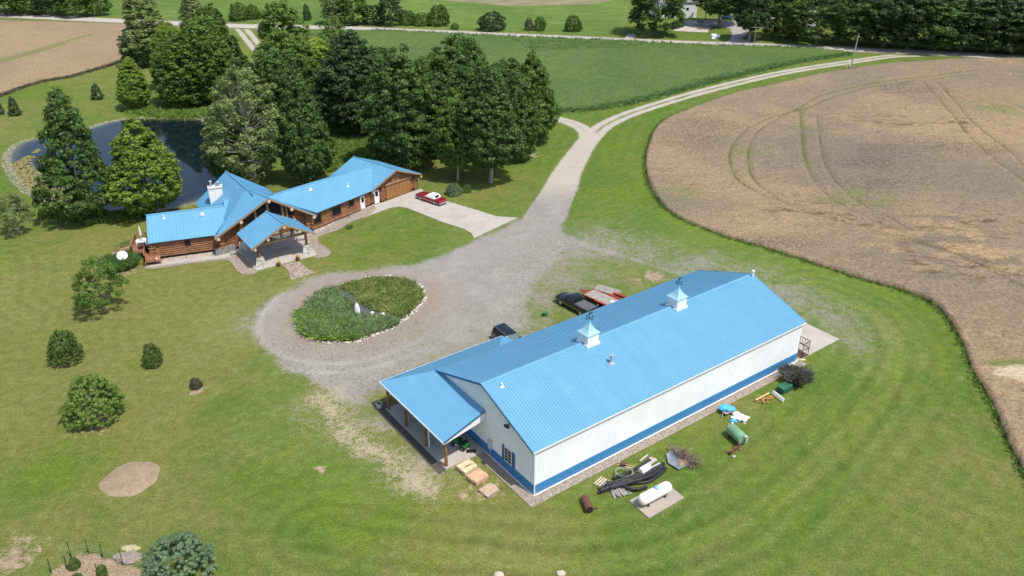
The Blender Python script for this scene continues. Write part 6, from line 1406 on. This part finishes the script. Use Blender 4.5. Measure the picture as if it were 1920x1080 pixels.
for px, py, r, lb in ((1052, 1076, .30, 'small tan rock in the grass at the bottom edge, right one'), (935, 1079, .32, 'small tan rock in the grass at the bottom edge, left one'), (1376, 857, .15, 'small pale stone below the rusty implement')):
    m = MB(); m.blob((0, 0, .08), r, px, (1.3, .9, .6), 2, .15); o = m.build('field_stone', simple('tan_rock', (.50, .43, .34), .9) if r == .3 else bpy.data.materials['tan_rock']); at(o, px, py); tag(o, lb, 'stone')
for px, py, rz, lb in ((340, 487, 0, ''),): pass
# garden fence posts and bright markers
for px, py, ty, lb in ((134, 1045, 1016, 'garden post behind the upper leafy plant'), (167, 1038, 1010, 'second dark garden post from the upper corner'), (193, 1045, 1021, 'third dark garden post along the far garden edge'), (231, 1060, 1031, 'dark garden post in front of the mulch heap'), (97, 1075, 1048, 'dark garden post at the far left of the garden'), (127, 1068, 1043, 'garden post with a white cap beside the upper plant'), (183, 1076, 1056, 'thin dark stake beside the right garden plant')):
    p = G(px, py); h_ = HG(px, py, ty); m = MB(); m.beam((0, 0, 0), (.03, .02, h_), .05, .04); m.beam((-.03, 0, .1), (-.03, 0, .4), .02, .12); o = m.build('fence_post', simple('dark_green_post', (.02, .035, .025), .6) if px == 134 else bpy.data.materials['dark_green_post']); o.location = p; tag(o, lb, 'fence post', 'posts round the bottom left garden')
nw_ = [G(*q_) for q_ in ((97, 1075), (134, 1045), (167, 1038), (193, 1045), (231, 1060), (268, 1066))]; m = MB()
for a, b in zip(nw_, nw_[1:]):
    for z_ in (.15, .45, .8, 1.05): m.cyl(a+V3((0, 0, z_)), b+V3((0, 0, z_)), .006, n=3)
    for i in range(int((b-a).length/.3)): p = a.lerp(b, i*.3/(b-a).length); m.cyl(p, p+V3((0, 0, 1.05)), .004, n=3)
o = m.build('wire_fence', simple('wire', (.25, .33, .25), .6)); tag(o, 'thin wire mesh fence strung between the dark garden posts', 'wire fence')
crumple('mulch_heap', 'heap of grey mulch and dry clippings behind the garden', 'mulch heap', 236, 1045, .6, .25, simple('mulch', (.27, .22, .18), .95, var=.3, scale=6), 51, 0, 5, .8)
crumple('straw_heap', 'small heap of yellow straw on the far side of the mulch', 'straw', 246, 1030, .3, .3, simple('straw', (.40, .36, .20), .95, var=.3, scale=8), 56, 0, 4, .5)
# patio things on the deck
dc_ = (d0+d2)/2; ptb = thing('patio_table', 'round patio table under a white cover on the deck', 'table', (dc_.x+.4, dc_.y+.3, DZ), 0); m = MB(); m.lathe([(.95, .1), (.9, .6), (.85, .72), (.1, .76)], (0, 0, 0), 24); m.build('table_cover', simple('white_cover', (.72, .68, .66), .8), ptb, smooth_=True)
pu = thing('patio_umbrella', 'closed white umbrella standing over the covered patio table', 'umbrella', (dc_.x+.4, dc_.y+.3, DZ+.76), 0); m = MB(); m.cyl((0, 0, 0), (0, 0, 2.2), .025); m.build('pole', M_GALV, pu); m = MB(); m.lathe([(.16, .7), (.15, 1.2), (.10, 1.8), (.03, 2.2)], (0, 0, 0), 10); m.build('canopy', simple('umbrella_white', (.78, .77, .75), .8), pu, smooth_=True)
gr_ = thing('grill', 'black and white striped grill on the deck by the railing', 'grill', (dc_.x+.9, dc_.y-1.0, DZ), HR(19)); m = MB(); m.box((0, 0, .45), (1.0, .55, .85)); m.build('cabinet', M_BLK, gr_, bevel=.03); m = MB(); m.lathe([(.26, -.45), (.28, 0), (.26, .45)], (0, 0, .95), 14, 'x'); m.build('hood', M_GALV, gr_, smooth_=True)
wl_ = LT('yard_light', 'small white globe light on a post at the left wing corner', 'lamp', 295, 494); m = MB(); m.cyl((0, 0, 0), (0, 0, .5), .04); m.build('post', M_GALV, wl_); m = MB(); m.blob((0, 0, .65), .2, 1, lv=2, rough=0); m.build('globe', M_WPAINT, wl_, smooth_=True)
sb = G(218, 477); m = MB(); m.box((0, 0, .08), (1.0, 1.2, .16)); o = m.build('step_block', M_CONC, bevel=.02); o.location = sb; o.rotation_euler = (0, 0, .4); tag(o, 'pale concrete block at the foot of the deck stairs', 'step')
fp = LT('feeder_pole', 'thin hooked pole standing in the small mulched tuft', 'feeder pole', 652, 427); m = MB(); m.tube([(0, 0, 0), (0, 0, 1.9), (.1, 0, 2.1), (.3, 0, 2.1), (.35, 0, 1.95)], .02, 6); m.build('pole', M_BLK, fp); m = MB(); m.lathe([(.02, 0), (.1, -.05), (.1, -.25), (.12, -.27)], (.35, 0, 1.95), 10); m.build('feeder', M_RUST, fp)
# ------------------------------------------------------------------ along the road
def upole(px, py, ty, lb, lean=(0, 0), r=.16, group=None):
    p = G(px, py); h_ = HG(px, py, ty); o = thing('utility_pole', lb, 'utility pole', tuple(p), 0, group); m = MB(); m.cyl((0, 0, 0), (lean[0]*h_, lean[1]*h_, h_), r, r*.6, n=10); m.build('pole', simple('grey_green_wood', (.24, .25, .20), .9) if 'grey_green_wood' not in bpy.data.materials else bpy.data.materials['grey_green_wood'], o); return o, h_
up_, h_ = upole(1595, 128, 63, 'tall leaning wooden utility pole where the drive meets the road', (.045, 0), .2); m = MB(); m.cyl((.35, 0, h_-.9), (.75, .05, h_-.7), .14, n=8); m.beam((.2, 0, h_-1.0), (.7, 0, h_-.8), .08, .08); m.build('yard_lamp', M_GALV, up_)
m = MB(); m.cyl((-.2, -.1, .1), (.35, -.15, h_-.9), .025, n=5); m.build('conduit', M_WPAINT, up_)
up_, h_ = upole(812, 38, -60, 'thin distant utility pole rising behind the roadside hedge', (0, 0), .14); m = MB(); m.beam((-1.1, 0, h_-.6), (1.1, 0, h_-.6), .12, .12); m.build('crossarm', M_GREY, up_)
mk = LT('marker_post', 'slim pale post leaning beside the tall utility pole', 'post', 1586, 131); m = MB(); m.beam((0, 0, 0), (.35, 0, 1.7), .12, .12); m.build('post', simple('pale_green_post', (.55, .60, .40), .8), mk)
m = MB(); m.blob((0, 0, .25), .28, 2, lv=2, rough=.05); o = m.build('white_marker', M_WPAINT); at(o, 1594, 125); tag(o, 'small round white marker at the foot of the utility pole', 'marker')
ps = LT('crossbar_post', 'thin tall post with a horizontal bar beside the asphalt drive', 'post', 1414, 82); h_ = HG(1414, 82, 51); m = MB(); m.cyl((0, 0, 0), (0, 0, h_), .09, n=8); m.build('post', M_GREY, ps); m = MB(); m.beam((-1.4, 0, h_), (2.2, 0, h_-.05), .1, .1); m.build('crossbar', M_WPAINT, ps)
fl = LT('flag_pole', 'short white pole behind the white boulder on the homestead lawn', 'pole', 1342, 68); m = MB(); m.cyl((0, 0, 0), (0, 0, HG(1342, 68, 53)), .09, n=8); m.build('pole', M_WPAINT, fl)
m = MB(); m.blob((0, 0, .5), 1.0, 5, (1.5, 1, .8), 2, .2); o = m.build('boulder', bpy.data.materials['white_rock']); at(o, 1340, 71); tag(o, 'large white boulder on the homestead lawn beyond the road', 'boulder')
m = MB(); m.blob((0, 0, .3), .5, 6, (1.4, 1, .7), 2, .2); o = m.build('boulder', bpy.data.materials['white_rock']); at(o, 1337, 74); tag(o, 'smaller white rock at the foot of the large homestead boulder', 'boulder')
bh = LT('basketball_hoop', 'basketball hoop on a dark pole at the edge of the parking pad', 'basketball hoop', 1322, 38); h_ = 3.3; m = MB(); m.cyl((0, 0, 0), (0, 0, h_), .12, n=8); m.build('pole', M_BLK, bh); m = MB(); m.box((0, -.3, h_+.2), (1.6, .06, 1.0)); m.build('backboard', M_WPAINT, bh)
pt_ = LT('picnic_table', 'dark picnic table on the paving of the homestead', 'table', 1313, 43); m = MB(); m.box((0, 0, .75), (1.9, .8, .06)); m.build('tabletop', M_BLK, pt_); m = MB(); m.box((0, .7, .45), (1.9, .3, .05)); m.box((0, -.7, .45), (1.9, .3, .05)); m.build('benches', M_BLK, pt_); m = MB()
for x_ in (-.7, .7): m.beam((x_, -.6, 0), (x_, .3, .75), .08, .08); m.beam((x_, .6, 0), (x_, -.3, .75), .08, .08)
m.build('legs', M_BLK, pt_)
def smallcar(px, py, rz, lb, pm, nm):
    o = LT(nm, lb, 'car', px, py, rz); m = MB(); m.loft([sect(-2.2, .8, .35, .85), sect(-2.0, .9, .3, .98), sect(-.9, .92, .28, 1.0), sect(1.0, .92, .28, .98), sect(2.0, .86, .32, .85), sect(2.2, .78, .38, .7)]); m.build('body', pm, o, smooth_=True)
    m = MB(); v = frustum(m, (-1.9, 1.1, .84), (-1.5, .4, .66), .95, 1.5); m.build('cabin', pm, o, bevel=.07, smooth_=True)
    for f_, nm_ in ((SIDE_L, 'side_window'), (SIDE_R, 'side_window'), (FRONT, 'windshield'), (REAR, 'rear_window')): pane(v, f_, .08, .92, .1, .85, .02).build(nm_, M_GLASS, o)
    wheels(o, (1.35, -1.3), .88, .33)
smallcar(1361, 36, 2.7, 'blue car parked behind the forked trunk at the homestead', paint('blue_paint', (.05, .10, .22)), 'blue_car')
smallcar(1396, 46, -1.1, 'silver car at the right edge of the homestead drive', paint('silver_paint', (.35, .38, .40)), 'silver_car')
tu = LT('dark_trailer', 'low black utility trailer behind the silver car', 'trailer', 1387, 37, .2); m = MB(); m.box((0, 0, .7), (3.0, 1.6, .7)); m.build('box', M_BLK, tu, bevel=.04); m = MB(); m.beam((1.5, 0, .4), (2.6, 0, .4), .1, .1); m.build('drawbar', M_BLK, tu); wheels(tu, (0,), .9, .32)
def bldg(name, lb, px, py, rz, L, W, H_, RZ_, wm, rm, gable_front=True):
    o = LT(name, lb, 'house' if 'house' in name else 'shed', px, py, rz); m = MB(); m.box((0, 0, H_/2), (L, W, H_)); m.slab([(-L/2, -W/2, H_), (-L/2, W/2, H_), (-L/2, 0, RZ_)], .1); m.slab([(L/2, -W/2, H_), (L/2, W/2, H_), (L/2, 0, RZ_)], -.1); m.build('wall', wm, o)
    for s in (-1, 1): m = MB(); e = .4; sl_ = (RZ_-H_)/(W/2); m.slab([(-L/2-e, s*(W/2+e), H_-e*sl_+.1), (L/2+e, s*(W/2+e), H_-e*sl_+.1), (L/2+e, 0, RZ_+.1), (-L/2-e, 0, RZ_+.1)], .12); m.build('roof', rm, o)
    for x_ in (-L/4, L/4): m = MB(); m.box((x_, -W/2-.02, H_*.55), (1.1, .06, 1.2)); f = m.build('window', M_WPAINT, o); m = MB(); m.box((x_, -W/2-.05, H_*.55), (.9, .05, 1.0)); m.build('pane', M_GLASS, f)
    m = MB(); m.box((0, -W/2-.03, 1.05), (1.0, .07, 2.1)); m.build('door', M_GREY, o); return o
RG = simple('grey_shingle', (.20, .20, .20), .9, var=.2, scale=2)
bldg('farm_house', 'white gabled house mostly hidden by the huge homestead tree', 1262, 30, .15, 14, 9, 5.5, 9, M_WPAINT, RG)
bldg('farm_shed', 'long pale shed seen through the wood right of the asphalt drive', 1478, 48, -.1, 16, 8, 3, 5, M_WPAINT, RG)
bldg('garden_shed', 'tiny white shed with grey roof behind the squat cedar', 500, 60, .2, 3.4, 3.0, 2.1, 3.1, M_WPAINT, RG)
